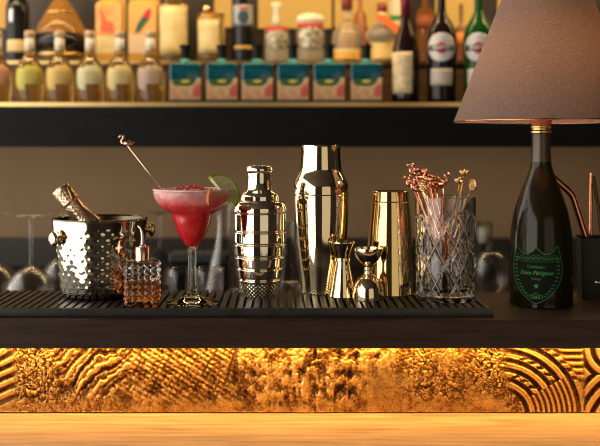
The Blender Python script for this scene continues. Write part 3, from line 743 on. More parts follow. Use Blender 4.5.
tops = [(415.5, 174, 'flamingo', 'rose', -0.016, 'tallest rose gold flamingo stirrer, at the back of the left cluster'),
        (412.5, 186, 'flamingo', 'copper', 0.004, 'leftmost copper flamingo stirrer leaning out of the tumbler'),
        (417, 190, 'flamingo', 'rose', -0.026, 'rose gold flamingo stirrer low on the left of the tumbler, nearest the viewer'),
        (421.5, 178, 'flamingo', 'copper', 0.024, 'copper flamingo stirrer high in the middle of the crowded left bunch'),
        (424, 188, 'pineapple', 'antique', -0.036, 'gold pineapple stirrer nestled low among the copper flamingos'),
        (429, 180, 'flamingo', 'copper', 0.008, 'copper flamingo stirrer on the right side of the left bunch'),
        (435, 187, 'flamingo', 'copper', -0.018, 'copper flamingo stirrer between the crowded bunch and the lone upright one'),
        (442.5, 184, 'flamingo', 'rose', 0.014, 'lone upright rose gold flamingo stirrer in the middle of the tumbler'),
        (459.5, 184, 'leaf', 'antique', -0.012, 'golden stirrer with a leafy top, left of the round golden one'),
        (464, 176, 'leaf', 'brass', 0.020, 'dark brass stirrer with a leafy top, tallest on the right of the tumbler'),
        (472.5, 187, 'pineapple', 'antique', -0.004, 'rightmost golden stirrer with a round pineapple top')]
for k, (px, py, fig, mm, dy, lab) in enumerate(tops):
    tip = (X(px, Z+dy), TY+dy, Zw(py, Z+dy))
    fx = TX-(tip[0]-TX)*0.35+0.006*math.sin(k*2.1+1); fy = TY+dy*0.55+0.003*math.cos(k*2.7)
    stick((fx, fy, 0.0178), tip, fig, 0.0118 if fig == 'flamingo' else 0.0095, M[mm], lab, rotz=(0.5*math.sin(k*3.3) if k not in (0, 7) else 0.1)+(PI if k == 7 else 0), rad=0.0014)
for k, (px, py, wh) in enumerate(((419, 193, 'lowest at the left of the bunch'), (426, 191, 'low in the middle of the bunch'), (436, 193, 'lowest at the right of the bunch'), (431, 190, 'right of the bunch\'s middle'))):
    tip = (X(px, Z), TY+0.008-0.006*k+0.024, Zw(py, Z))
    stick((TX+0.006-0.004*k, TY+0.01-0.007*k, 0.0178), tip, 'leaf', 0.0085, M['rose'] if k % 2 else M['copper'],
          'short leafy stirrer, '+wh+' in the cut glass', rad=0.0015, group='short stirrers in the tumbler')

# ---- champagne bottle lamp
Z = 1.535; s = Z/F; LX = X(541, Z); LY = Z-1.5
t = thing('bottle_lamp', 'table lamp made of a dark champagne bottle with a big brown fabric shade', 'lamp', (LX, LY, CT))
off = CT
bpf = prof(Z, [(133, 8.6), (134.5, 9.0), (150, 9.3), (164, 10.4), (172, 12.6), (182, 16.4), (192, 20.4), (204, 24.8), (216, 28.2), (230, 30.6), (244, 31.5), (270, 31.7), (300, 31.6)], off)
bpf = [(r_*0.972, z_) for r_, z_ in bpf]; bpf = smooth_prof(bpf, 6)+[(31*s, 0.0012), (29.5*s, 0.0)]
def lamp_r(z):
    for (r0, z0), (r1, z1) in zip(bpf, bpf[1:]):
        if z1 <= z <= z0: return r1+(r0-r1)*(z-z1)/max(z0-z1, 1e-9)
    return bpf[0][0]
obj('bottle', L(cap(bpf), 96), mat('near_black_green_glass', (0.014, 0.011, 0.005), 0.12, spec=0.35), t, angle=60)
obj('neck_foil', L(cap([(r+0.0005, z) for r, z in bpf if z > Zw(163, Z)-off]), 64), mat('dark_neck_foil', (0.085, 0.070, 0.052), 0.33, 0.7), t, angle=60)
bm = bmesh.new()
for yy, rr_ in ((132.0, 10.4), (129.2, 9.4), (127.0, 10.2)): lathe(bm, cap(prof(Z, [(yy+1.1, rr_-1), (yy+.7, rr_), (yy-.7, rr_), (yy-1.1, rr_-1)], off)), 48)
obj('collar', bm, M['brass'], t, angle=40)
obj('socket', L(cap(prof(Z, [(126.6, 8.2), (122, 10.5), (121, 11), (112, 11), (104, 9), (98, 9)], off)), 48), mat('terracotta_socket', (0.42, 0.13, 0.06), 0.45), t, angle=40)
sm_ = mat('brown_lamp_fabric', (0.28, 0.20, 0.165), 0.85, sheen=0.2)
n_, l_, b_ = nodes(sm_)
tc = n_.new('ShaderNodeTexCoord'); mp = n_.new('ShaderNodeMapping'); mp.inputs['Scale'].default_value = (1, 1, 1)
nz = n_.new('ShaderNodeTexNoise'); nz.inputs['Scale'].default_value = 560; nz.inputs['Detail'].default_value = 3
l_.new(tc.outputs['Object'], mp.inputs[0]); l_.new(mp.outputs[0], nz.inputs['Vector'])
rp = n_.new('ShaderNodeValToRGB'); rp.color_ramp.elements[0].position = 0.35; rp.color_ramp.elements[0].color = (0.070, 0.052, 0.045, 1)
rp.color_ramp.elements[1].position = 0.65; rp.color_ramp.elements[1].color = (0.30, 0.225, 0.19, 1)
l_.new(nz.outputs['Fac'], rp.inputs[0]); l_.new(rp.outputs[0], b_.inputs['Base Color'])
bp = n_.new('ShaderNodeBump'); bp.inputs['Strength'].default_value = 0.4; bp.inputs['Distance'].default_value = 0.001
l_.new(nz.outputs['Fac'], bp.inputs['Height']); l_.new(bp.outputs[0], b_.inputs['Normal'])
tr = n_.new('ShaderNodeBsdfTranslucent'); mx = n_.new('ShaderNodeMixShader'); mx.inputs[0].default_value = 0.30
tr.inputs[0].default_value = (0.60, 0.46, 0.34, 1)
l_.new(b_.outputs[0], mx.inputs[1]); l_.new(tr.outputs[0], mx.inputs[2]); l_.new(mx.outputs[0], n_['Material Output'].inputs[0])
zsb = Zw(121.5, Z)-off; zst = zsb+0.27; cxs = X(546.5, Z)-LX
rb = 91.5*s; rt = (91.5-0.385*0.27/s)*s
bm = bmesh.new()
lathe(bm, [(rb, zsb), (rt, zst), (rt-0.0015, zst), (rb-0.0015, zsb), (rb, zsb)], 128, cx=cxs)
obj('lamp_shade', bm, sm_, t, angle=40)
bm = bmesh.new(); torus(bm, (cxs, 0, zsb), rb-0.0004, 0.0012, 96, 8)
obj('shade_trim', bm, M['copper'], t)
bm = bmesh.new()
for k in range(3):
    a = 2*PI*k/3+0.5; tube(bm, [(0.012*math.cos(a), 0.012*math.sin(a), zsb+0.014), (cxs+(rb-0.012)*math.cos(a), (rb-0.012)*math.sin(a), zsb+0.02)], 0.0015, 8)
obj('shade_support', bm, M['brass'], t)
bm = bmesh.new(); ball(bm, (0, 0, zsb+0.085), 0.03, 20); lathe(bm, cap([(0.013, zsb+0.04), (0.014, zsb+0.06)]), 24)
obj('bulb', bm, mat('warm_bulb', (1, .8, .6), emis=(1, 0.60, 0.34), es=60), t)
# shield label
ac = math.radians(-8-15.5); hw_ang = math.radians(47.5); R0 = 30.8*s; HW = hw_ang*R0
zl_ = lambda y: Zw(y, Z)-off
def shield_pts(k=1.0):
    """outline in label millimetre-like units: (s in -1..1, y pixel)"""
    half = [(0, 243.4), (0.08, 246.5), (0.22, 249.6), (0.38, 251), (0.55, 249.8), (0.68, 246.6), (0.80, 243), (0.86, 248), (0.95, 256), (1.0, 264), (0.97, 272), (0.86, 279.5), (0.66, 286.8), (0.40, 293), (0.18, 297), (0, 299.2)]
    cy = 270
    h2 = [(a*k, cy+(y-cy)*k) for a, y in half]
    right = smooth_prof(h2, 4); left = [(-a, y) for a, y in right[::-1]][1:-1]
    return right+left
def ribbon(bm, pts, wd, closed=True, e=0.0011):
    P = [Vector((a*HW, zl_(y))) for a, y in pts]; n = len(P); va = []
    for i in range(n):
        if closed: d = P[(i+1) % n]-P[i-1]
        else: d = P[min(i+1, n-1)]-P[max(i-1, 0)]
        d = d.normalized() if d.length > 0 else Vector((1, 0)); nn = Vector((-d.y, d.x))*wd/2
        va.append(tuple(bm.verts.new((p.x, p.y, 0)) for p in (P[i]+nn, P[i]-nn)))
    for i in range(n if closed else n-1):
        a, b = va[i], va[(i+1) % n]; bm.faces.new((a[0], a[1], b[1], b[0]))
def wrap(bm, e=0.0011):
    for v in bm.verts:
        a = ac+v.co.x/R0; z = v.co.y; r = lamp_r(z)+e+v.co.z; v.co = Vector((r*math.sin(a), -r*math.cos(a), z))
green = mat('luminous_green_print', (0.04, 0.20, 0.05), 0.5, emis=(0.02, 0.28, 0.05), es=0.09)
bm = bmesh.new()
sp_ = shield_pts(1.0)
# dark shield field made of strips across
ys = [243.4+k*(299.2-243.4)/40 for k in range(41)]
def inside(a, y):
    c = False; n = len(sp_)
    for i in range(n):
        (x1, y1), (x2, y2) = sp_[i], sp_[(i+1) % n]
        if (y1 > y) != (y2 > y) and a < (x2-x1)*(y-y1)/(y2-y1)+x1: c = not c
    return c
NX_, NY_ = 60, 60
gv = {}
def gvert(i, j):
    if (i, j) not in gv:
        gv[i, j] = bm.verts.new(((-1+2*i/NX_)*HW, zl_(243+57*j/NY_), 0))
    return gv[i, j]
for i in range(NX_):
    for j in range(NY_):
        if inside(-1+2*(i+.5)/NX_, 243+57*(j+.5)/NY_): bm.faces.new((gvert(i, j), gvert(i+1, j), gvert(i+1, j+1), gvert(i, j+1)))
wrap(bm, 0.0006)
lab = obj('shield_label', bm, mat('dark_label_paper', (0.010, 0.012, 0.008), 0.7, spec=0.1), t)
bm = bmesh.new(); ribbon(bm, shield_pts(1.0), 0.0008); pass
# wreath leaves and crossed stems
for sd in (-1, 1):
    path = smooth_prof([(0.80, 256), (0.83, 265), (0.78, 274), (0.62, 283), (0.40, 290), (0.10, 294.5), (-0.12, 291.5)], 5)
    for k, (a, y) in enumerate(path[::2]):
        for q in (-1, 1):
            c = Vector((a*sd*HW+q*0.0017, zl_(y)+0.0012)); th = 0.9*q+k*0.25*sd; d = Vector((math.cos(th), math.sin(th)))*0.0021; nn = Vector((-d.y, d.x))*0.42
            bm.faces.new([bm.verts.new((p.x, p.y, 0)) for p in (c-d, c+nn, c+d, c-nn)])
# scroll band along the top
for row, (y0, amp) in enumerate(((252.5, 1.2), (257.0, 1.4))):
    ribbon(bm, [((-0.84+1.68*k/60), y0+amp*math.sin(k*0.9)-2.2*abs(abs(-1+2*k/60)-0.4)+1.0) for k in range(61)], 0.0004, False)
for k in range(26):
    a = -0.8+1.6*k/25; y0 = 254.6-2.2*abs(abs(a)-0.4)+1.0
    c = Vector((a*HW, zl_(y0))); r = 0.0009; bm.faces.new([bm.verts.new((c.x+r*math.cos(q*PI/3), c.y+r*math.sin(q*PI/3), 0)) for q in range(6)])
star = [(0.0046*(1 if k % 2 == 0 else 0.4)*math.cos(PI/2+k*PI/5), 0.0046*(1 if k % 2 == 0 else 0.4)*math.sin(PI/2+k*PI/5)) for k in range(10)]
bm.faces.new([bm.verts.new((x, zl_(282)+y, 0)) for x, y in star])
wrap(bm, 0.0013); obj('shield_ornament', bm, green, lab)
for txt, y, size, sh_, off_ in (('Champagne', 263.2, 0.0058, 0.0, 0.0), ('Dom P\u00e9rignon', 269.3, 0.0088, 0.35, 0.00014), ('Vintage', 275, 0.0050, 0.0, 0.0), ('brut', 288.8, 0.0036, 0.0, 0.0)):
    tbm = text_bm(txt, size, sh_, 1.0, off_)
    bmesh.ops.subdivide_edges(tbm, edges=[e_ for e_ in tbm.edges if e_.calc_length() > 0.002], cuts=2)
    for v in tbm.verts: v.co = Vector((v.co.x, v.co.y+zl_(y), 0))
    wrap(tbm, 0.0014); obj('lettering', tbm, green, lab, smooth=False)
# lamp cord
o = None

# ---- straw holder
Z = 1.60; s = Z/F
hz = 0.102; hx0 = X(573.5, Z)
t = thing('straw_holder', 'dark square metal holder at the right edge with copper straws in it', 'holder', (X(581, 1.571)+0.0395, 0.071+0.0275, CT), (0, 0, math.radians(-10)))
bm = bmesh.new()
hw = 0.034
outer = [(-hw, -hw), (hw, -hw), (hw, hw), (-hw, hw)]
def sqr(z, h): return [bm.verts.new((sx*h, sy*h, z)) for sx, sy in ((-1, -1), (1, -1), (1, 1), (-1, 1))]
R1 = [sqr(0, hw*0.94), sqr(hz, hw), sqr(hz, hw-0.002), sqr(0.003, hw*0.94-0.002)]
for A, B in zip(R1, R1[1:]):
    for k in range(4): bm.faces.new((A[k], A[(k+1) % 4], B[(k+1) % 4], B[k]))
bm.faces.new(R1[0]); bm.faces.new(R1[-1])
bmesh.ops.bevel(bm, geom=[e_ for e_ in bm.edges if abs(e_.verts[0].co.z-e_.verts[1].co.z) > 0.05], offset=0.002, segments=2, affect='EDGES')
obj('box', bm, mat('dark_olive_metal', (0.014, 0.014, 0.011), 0.4, 0.2), t, False)
bm = bmesh.new()
for k in range(7): box(bm, -0.012+0.0042*k, -0.0092+0.0042*k, -hw-0.0008+0.0009, -hw+0.0016, 0.029, 0.0305+0.001*((k*5) % 3 == 0))
obj('engraved_mark', bm, M['steel'], t, False)
def straw(pts, r, m, label):
    p = [Vector(q) for q in pts]; base = p[0].copy()
    o_ = tube_bm = bmesh.new(); q = smooth_path([a-base for a in p]); tube(tube_bm, q, r, 16, False)
    # inner wall
    tube(tube_bm, q, r*0.75, 12, False)
    o = obj('metal_straw', tube_bm, m, None); o.location = base; tag(o, label, 'straw'); return o
def smooth_path(pts):
    out = []
    for i in range(len(pts)):
        if 0 < i < len(pts)-1:
            a = pts[i]+(pts[i-1]-pts[i]).normalized()*0.010; b = pts[i]+(pts[i+1]-pts[i]).normalized()*0.010
            for k in range(6):
                u = k/5; out.append(a*(1-u)**2+pts[i]*2*u*(1-u)+b*u*u)
        else: out.append(pts[i])
    return out
hxc, hyc = t.location.x, t.location.y
M['dcopper'] = mat('dark_bronze_metal', (0.10, 0.06, 0.04), 0.25, 1)
zf = CT+0.0065
straw([(hxc-0.003, hyc-0.004, zf), (X(584.5, 1.60), hyc-0.012, Zw(241, 1.60)), (X(571.5, 1.585), hyc-0.016, Zw(194, 1.585)), (X(549, 1.58), hyc-0.022, Zw(174.5, 1.58))], 0.0056, M['copper'], 'bent copper straw leaning left behind the bottle lamp')
straw([(hxc+0.009, hyc+0.004, zf), (X(589, 1.61), hyc+0.004, Zw(235, 1.61)), (X(590, 1.61), hyc+0.004, Zw(173, 1.61))], 0.0030, M['copper'], 'straight upright copper straw in the dark holder')
straw([(hxc+0.014, hyc-0.008, zf), (X(596.5, 1.60), hyc-0.006, Zw(205, 1.60)), (X(591, 1.60), hyc-0.008, Zw(176, 1.60))], 0.0030, M['dcopper'], 'dark bronze straw bent near its tip beside the straight copper one')
straw([(hxc+0.018, hyc+0.012, zf), (X(600, 1.62), hyc+0.012, Zw(220, 1.62)), (X(604, 1.62), hyc+0.012, Zw(185, 1.62))], 0.0032, M['rose'], 'pale rose gold straw at the right edge of the picture')

# ================================================================== glasses on the back counter
BC = -0.13
def wine_glass_bm(R, hb, ht, n=40, inverted=True):
    pr = [(0.034, 0), (0.034, 0.0015), (0.012, 0.004), (0.0045, 0.010), (0.0038, 0.03), (0.0038, ht-hb), (0.008, ht-hb+0.004), (R*0.7, ht-hb*0.78), (R, ht-hb*0.5), (R*0.93, ht-hb*0.22), (R*0.80, ht)]
    pr = pr[:3]+smooth_prof(pr[3:], 4)
    inn = [(max(r-0.0012, 0.0005), z) for r, z in pr if z > ht-hb+0.006][::-1]
    p2 = [(0, 0)]+pr+inn+[(0, ht-hb+0.006)]
    if inverted: p2 = [(r, ht-z) for r, z in p2]
    return L(p2, n)
wg = None
for k, (px, Z, ht, R, lab) in enumerate(((31, 2.16, 0.215, 0.053, 'upturned wine glass left of the ice bucket, the nearest of the blurred ones'), (-4, 2.22, 0.215, 0.052, 'upturned wine glass cut off by the left edge'),
        (62, 2.35, 0.205, 0.048, 'upturned wine glass hidden behind the ice bucket'), (160, 2.5, 0.20, 0.046, 'blurred upturned glass between the bitters bottle and the pink drink'))):
    t = thing('wine_glass', lab, 'wine glass', (X(px, Z), Z-1.5, BC))
    obj('glass', wine_glass_bm(R, 0.105, ht), M['glass_smoke'], t)
# carafes in the middle
for k, (px, Z, hgt, R, lab) in enumerate(((224, 2.1, Zw(205, 2.1)-BC, 0.040, 'blurred clear glass carafe with a flared base behind the banded shaker'), (288, 2.2, Zw(222, 2.2)-BC, 0.042, 'blurred clear glass carafe between the two tall shakers'))):
    t = thing('carafe', lab, 'carafe', (X(px, Z), Z-1.5, BC))
    pr = smooth_prof([(R*0.55, hgt), (R*0.42, hgt*0.9), (R*0.45, hgt*0.7), (R*0.75, hgt*0.5), (R*1.1, hgt*0.25), (R*1.15, 0.05), (R*0.9, 0.0)], 4)
    obj('glass', L(shell(pr, 0.002, 0.006), 40), M['glass_smoke'], t)
Z = 2.3; bm = bmesh.new()
t = thing('dark_container', 'blurred black box behind the stem of the pink drink', 'box', (X(200, Z), Z-1.5, BC))
bm = bmesh.new(); wB = 28*Z/F; zB = Zw(252, Z)-BC
box(bm, -wB, wB, -0.05, 0.05, 0, zB-0.02, 0.004); obj('body', bm, M['black'], t, False)
bm = bmesh.new(); box(bm, -wB-0.002, wB+0.002, -0.052, 0.052, zB-0.0198, zB, 0.004); obj('lid', bm, mat('slate_lid', (0.03, 0.035, 0.04), 0.4), t, False)
for k, (px, lab) in enumerate(((182, 'low blurred glass tumbler before the black box, left of the stem'), (210, 'low blurred glass tumbler before the black box, right of the stem'))):
    Z = 2.0; t = thing('glass_tumbler', lab, 'tumbler', (X(px, Z), Z-1.5, BC))
    pr = [(0.030, Zw(268, Z)-BC), (0.026, 0.0)]
    obj('glass', L(shell([(0.030, Zw(268, Z)-BC), (0.0295, 0.1), (0.027, 0.002), (0.026, 0)], 0.002, 0.008), 40), M['glass_smoke'], t)
# round glass at the right
Z = 2.15; t = thing('round_glass', 'blurred round balloon glass between the tumbler of stirrers and the lamp', 'glass', (X(491, Z), Z-1.5, BC))
hh_ = Zw(252, Z)-BC
pr = smooth_prof([(0.020, hh_), (0.033, hh_-0.014), (0.040, hh_-0.045), (0.036, hh_-0.075), (0.018, hh_-0.10), (0.005, hh_-0.112), (0.004, 0.02), (0.012, 0.006), (0.032, 0.001), (0.032, 0.0)], 4)
inn = [(max(r-0.0013, 0.0004), z) for r, z in pr if z > hh_-0.106][::-1]
obj('glass', L([(0, 0)]+pr[::-1]+inn[::-1][:0]+[(max(r-0.0013, 0.0004), z) for r, z in pr if z > hh_-0.106]+[(0, hh_-0.107)], 40), M['glass_smoke'], t)
Z = 2.75; t = thing('tea_light_glass', 'blurred small white glass candle holder right of the tumbler of stirrers', 'candle holder', (X(484, Z), Z-1.5, BC))
hh_ = Zw(222, Z)-BC
obj('holder', L(shell([(0.026, hh_), (0.026, 0.12), (0.02, 0.002), (0.019, 0)], 0.0025, 0.01), 40), M['glass_smoke'], t)
obj('candle', L(cap([(0.016, hh_-0.015), (0.016, hh_-0.06)]), 24), mat('white_wax', (0.8, 0.78, 0.7), 0.4, sss=0.1), t)

# ================================================================== bottles on the shelf
Z1 = 2.60; S1 = Z1/F; Y1 = Z1-1.5; ZT = zt+0.0003
amberg = mat('golden_spirit_glass', (1.0, 0.66, 0.16), 0.01, 0, 0.93, 1.45)
darkamb = mat('brown_bottle_glass', (0.20, 0.07, 0.02), 0.06, 0, 0.2, 1.4)
goldp = mat('yellow_spirit', (0.95, 0.55, 0.10), 0.1, 0, 0.4, 1.35)
corkm = mat('pale_wood_stopper', (0.60, 0.42, 0.24), 0.5)
def zz1(y): return Zw(y, Z1)-ZT
def zcl(lst, z0=0.0): return [(r, max(z, z0)) for r, z in lst]
labs = [('pink', (0.66, 0.30, 0.20)), ('yellow-green', (0.62, 0.54, 0.10)), ('yellow', (0.72, 0.50, 0.15)), ('pale grey-cream', (0.66, 0.62, 0.36)), ('cream', (0.70, 0.55, 0.24)), ('dull pink', (0.50, 0.36, 0.28))]
place = ['at the left edge', 'second from the left edge', 'below the conical decanter', 'fourth from the left edge', 'below the tall orange label', 'beside the first teal bottle']
lines = mat('faint_label_print', (0.45, 0.33, 0.14), 0.6)
for k, (px, (cn, cc)) in enumerate(zip((-3, 29.5, 59.5, 90, 120, 150.5), labs)):
    t = thing('spirit_bottle', 'squat round golden bottle with a %s label, %s' % (cn, place[k]), 'bottle', (X(px, Z1), Y1, ZT), (0, 0, -math.atan((px-285)/950)), group='squat golden bottles on the shelf')
    pr = smooth_prof([(5.0*S1, zz1(50)), (5.2*S1, zz1(54)), (6.5*S1, zz1(58)), (10.5*S1, zz1(63)), (13.6*S1, zz1(70)), (14.2*S1, zz1(80)), (13.8*S1, zz1(92)), (12.8*S1, 0.003)], 4)+[(12*S1, 0)]
    obj('bottle_glass', L(cap(pr), 40), amberg, t, angle=60)
    def rf(z, pr=pr):
        for (r0, z0), (r1, z1) in zip(pr, pr[1:]):
            if z1 <= z <= z0: return r1+(r0-r1)*(z-z1)/max(z0-z1, 1e-9)
        return pr[0][0]
    lb = bmesh.new()
    def shp(u, v): 
        if v < -0.45 and u > -0.25: return False
        return (abs(u)**4+abs(v)**4 < 1.0) and not (v > 0.85 and u < -0.3)
    patch(lb, 0, -1.05, 1.0, zz1(91), zz1(66.5), 24, shp, 20, rf, 0.0012)
    lo = obj('label', lb, mat('label_'+cn.replace('-', '_').replace(' ', '_'), cc, 0.6), t); lo['label'] = cn+' paper label'
    lb = bmesh.new()
    for j in range(4): patch(lb, 0, -0.35, 0.7, zz1(74+j*2.6)-0.0008, zz1(74+j*2.6)+0.0008, 8, None, 1, lambda z: rf(z)+0.0013, 0.0004)
    obj('label_lines', lb, lines, lo)
    obj('neck_band', L(cap([(4.9*S1, zz1(52)), (4.7*S1, zz1(38))]), 24), mat('pale_neck_paper', (0.8, 0.7, 0.55), 0.5), t)
    obj('stopper', L(cap([(5*S1, zz1(38)), (5*S1, zz1(32.5)), (4.4*S1, zz1(31))]), 24), corkm, t)
# teal bottles
teal = mat('teal_bottle_glass', (0.0, 0.075, 0.10), 0.06, coat=0.5)
tealp = mat('teal_neck', (0.0, 0.34, 0.30), 0.3)
lbm = mat('painted_gin_label', (0.8, 0.6, 0.4), 0.55)
n_, l_, b_ = nodes(lbm)
tc = n_.new('ShaderNodeTexCoord'); sp = n_.new('ShaderNodeSeparateXYZ'); l_.new(tc.outputs['Object'], sp.inputs[0])
nz = n_.new('ShaderNodeTexNoise'); nz.inputs['Scale'].default_value = 55; nz.inputs['Detail'].default_value = 2; l_.new(tc.outputs['Object'], nz.inputs['Vector'])
rpa = n_.new('ShaderNodeValToRGB'); rpa.color_ramp.elements[0].position = 0.40; rpa.color_ramp.elements[0].color = (0.78, 0.55, 0.26, 1); rpa.color_ramp.elements[1].position = 0.75; rpa.color_ramp.elements[1].color = (0.70, 0.24, 0.12, 1)
l_.new(nz.outputs['Fac'], rpa.inputs[0])
l_.new(rpa.outputs[0], b_.inputs['Base Color'])
leafm = noise_col(mat('label_foliage_print', (0.05, 0.15, 0.02), 0.6), (0.01, 0.07, 0.02), (0.08, 0.16, 0.03), 90, 3)
tb0 = None
tlabs = ['leftmost of the teal bottles', 'second of the teal bottles from the left', 'third of the teal bottles from the left', 'fourth of the teal bottles from the left', 'fifth of the teal bottles from the left', 'rightmost of the teal bottles, beside the red wine']
for k, px in enumerate((185.3, 222, 257.3, 293, 329, 366.3)):
    if tb0 is None:
        t = tb0 = thing('gin_bottle', '', 'bottle')
        W_ = 31.5*S1; D_ = 0.05
        bm = bmesh.new(); rbox_prof(bm, W_, D_, 0.006, [(0, .96, .94), (0.003, 1, 1), (zz1(67), 1, 1), (zz1(64.6), .96, .94), (zz1(63.2), .8, .8), (zz1(62), .35, .5)])
        obj('bottle_glass', bm, teal, t, angle=50)
        obj('neck', L(cap([(6*S1, zz1(63)), (5.2*S1, zz1(62)), (5.2*S1, zz1(59.5))]), 24), tealp, t)
        obj('stopper', L(cap([(4.6*S1, zz1(59.5)), (4.4*S1, zz1(54)), (4.6*S1, zz1(48.5)), (5.8*S1, zz1(47.6)), (5.8*S1, zz1(45.2))]), 24), M['black'], t, angle=30)
        bm = bmesh.new(); W2 = 15.2*S1
        out = [(-W2, zz1(100.3)), (W2, zz1(100.3)), (W2, zz1(78)), (W2*0.75, zz1(79)), (W2*0.6, zz1(84)), (W2*0.1, zz1(86)), (-W2*0.5, zz1(84)), (-W2*0.8, zz1(80.5)), (-W2, zz1(81.5))]
        flat_label(bm, out, -D_/2-0.0002); lb_ = obj('label', bm, lbm, t, False); lb_['label'] = 'cream and coral printed label'
        bm = bmesh.new(); out = superellipse(-0.006, zz1(82.8), W2*0.72, 3.8*S1, 2.4, 20); flat_label(bm, out, -D_/2-0.0011); obj('foliage_print', bm, leafm, lb_, False)
        bm = bmesh.new(); flat_label(bm, superellipse(0.0, zz1(82), W2*0.30, 1.6*S1, 2, 14), -D_/2-0.002); obj('yellow_print', bm, mat('yellow_print', (0.75, 0.6, 0.1), 0.6), lb_, False)
        bm = bmesh.new(); flat_label(bm, [(W2*0.45, zz1(96)), (W2*0.95, zz1(97)), (W2*0.97, zz1(86)), (W2*0.72, zz1(85)), (W2*0.5, zz1(90))], -D_/2-0.0011); obj('red_print', bm, mat('coral_print', (0.66, 0.13, 0.08), 0.6), lb_, False)
        bm = bmesh.new()
        for j, (wd, yy) in enumerate(((0.75, 71.5), (0.5, 75))): flat_label(bm, [(-W2*wd, zz1(yy+.5)), (W2*wd, zz1(yy+.5)), (W2*wd, zz1(yy-.5)), (-W2*wd, zz1(yy-.5))], -D_/2-0.0003, 0.0006)
        obj('printed_lines', bm, mat('teal_print', (0.01, 0.12, 0.16), 0.5), lb_, False)
    else: t = copy_tree(tb0)
    t.location = (X(px, Z1), Y1, ZT); t.rotation_euler = (0, 0, -(px-285)/950*0.9)
    tag(t, 'square teal bottle, black stopper, '+tlabs[k], 'bottle', 'teal bottles on the shelf')
# wine bottle
def rfn(pr):
    def rf(z):
        for (r0, z0), (r1, z1) in zip(pr, pr[1:]):
            if z1 <= z <= z0: return r1+(r0-r1)*(z-z1)/max(z0-z1, 1e-9)
        return pr[0][0]
    return rf
t = thing('wine_bottle', 'dark slender wine bottle with a cream label and dark red foil, next to the vermouth', 'bottle', (X(405.5, Z1), Y1, ZT), (0, 0, math.radians(-19)))
pr = smooth_prof([(4.2*S1, zz1(-8)), (4.4*S1, zz1(18)), (6.2*S1, zz1(26)), (9.5*S1, zz1(36)), (12.6*S1, zz1(48)), (13.4*S1, zz1(58)), (13.4*S1, 0.004)], 4)+[(12.4*S1, 0)]
obj('bottle_glass', L(cap(pr), 40), mat('black_wine_glass', (0.014, 0.006, 0.006), 0.07), t, angle=60)
obj('foil', L(cap([(4.4*S1, zz1(-9.5)), (4.8*S1, zz1(-8)), (4.8*S1, zz1(18))]), 24), mat('dark_red_foil', (0.22, 0.015, 0.03), 0.35, 0.3), t)
bm = bmesh.new(); patch(bm, 0, -1.1, 0.75, zz1(94), zz1(53), 16, None, 8, rfn(pr), 0.0008)
obj('label', bm, noise_col(mat('old_cream_label', (0.8, 0.65, 0.4), 0.6), (0.60, 0.44, 0.24), (0.82, 0.68, 0.42), 60, 4), t)
# vermouths
for k, (px, glass, lab, gname) in enumerate(((441.5, (0.016, 0.007, 0.007), 'dark vermouth bottle with a round white label, left of the green one', 'dark_vermouth_glass'), (478.5, (0.008, 0.065, 0.010), 'green vermouth bottle with a round white label, half behind the lamp shade', 'green_vermouth_glass'))):
    t = thing('vermouth_bottle', lab, 'bottle', (X(px, Z1), Y1, ZT), (0, 0, -math.atan((px-285)/950)))
    pr = smooth_prof([(4.0*S1, zz1(-14)), (4.2*S1, zz1(8)), (5.0*S1, zz1(13)), (8.4*S1, zz1(20)), (12.6*S1, zz1(27)), (14.8*S1, zz1(35)), (15*S1, zz1(45)), (14.4*S1, zz1(72)), (14.2*S1, 0.004)], 4)+[(13*S1, 0)]
    obj('bottle_glass', L(cap(pr), 48), mat(gname, glass, 0.08, spec=0.35), t, angle=60)
    obj('cap', L(cap([(4.4*S1, zz1(-22)), (4.4*S1, zz1(-10))]), 24), M['steel'], t)
    rf = rfn(pr)
    bm = bmesh.new(); patch(bm, 0, -1.0, 1.0, zz1(62.5), zz1(34.5), 30, lambda u, v: u*u+v*v < 1, 30, rf, 0.0008)
    la = obj('round_label', bm, mat('white_label', (0.72, 0.70, 0.66), 0.5), t); la['label'] = 'round white label with a red disc'
    bm = bmesh.new(); patch(bm, 0, -0.38, 0.38, zz1(55.0), zz1(43.5), 18, lambda u, v: u*u+v*v < 1, 16, rf, 0.0016)
    obj('red_disc', bm, mat('label_red', (0.62, 0.02, 0.03), 0.5), la)
    bm = bmesh.new(); patch(bm, 0, -0.88, 0.88, zz1(51.8), zz1(46.6), 20, None, 1, rf, 0.0024)
    obj('name_bar', bm, M_('label_black', (0.02, 0.02, 0.02), 0.5), la)
    tbm = text_bm('MARTINI', 0.0125, 0, 1.0, 0.0002); to_cyl(tbm, 0, 0, zz1(49.2), rf, 0.003)
    obj('lettering', tbm, M_('letter_white', (0.85, 0.83, 0.8), 0.5), la, False)
    bm = bmesh.new(); patch(bm, 0, -0.82, 0.82, zz1(86), zz1(69.5), 16, lambda u, v: True, 4, rf, 0.0008)
    obj('lower_label', bm, mat('lower_label', (0.58, 0.52, 0.42) if k == 0 else (0.72, 0.68, 0.55), 0.55), t)

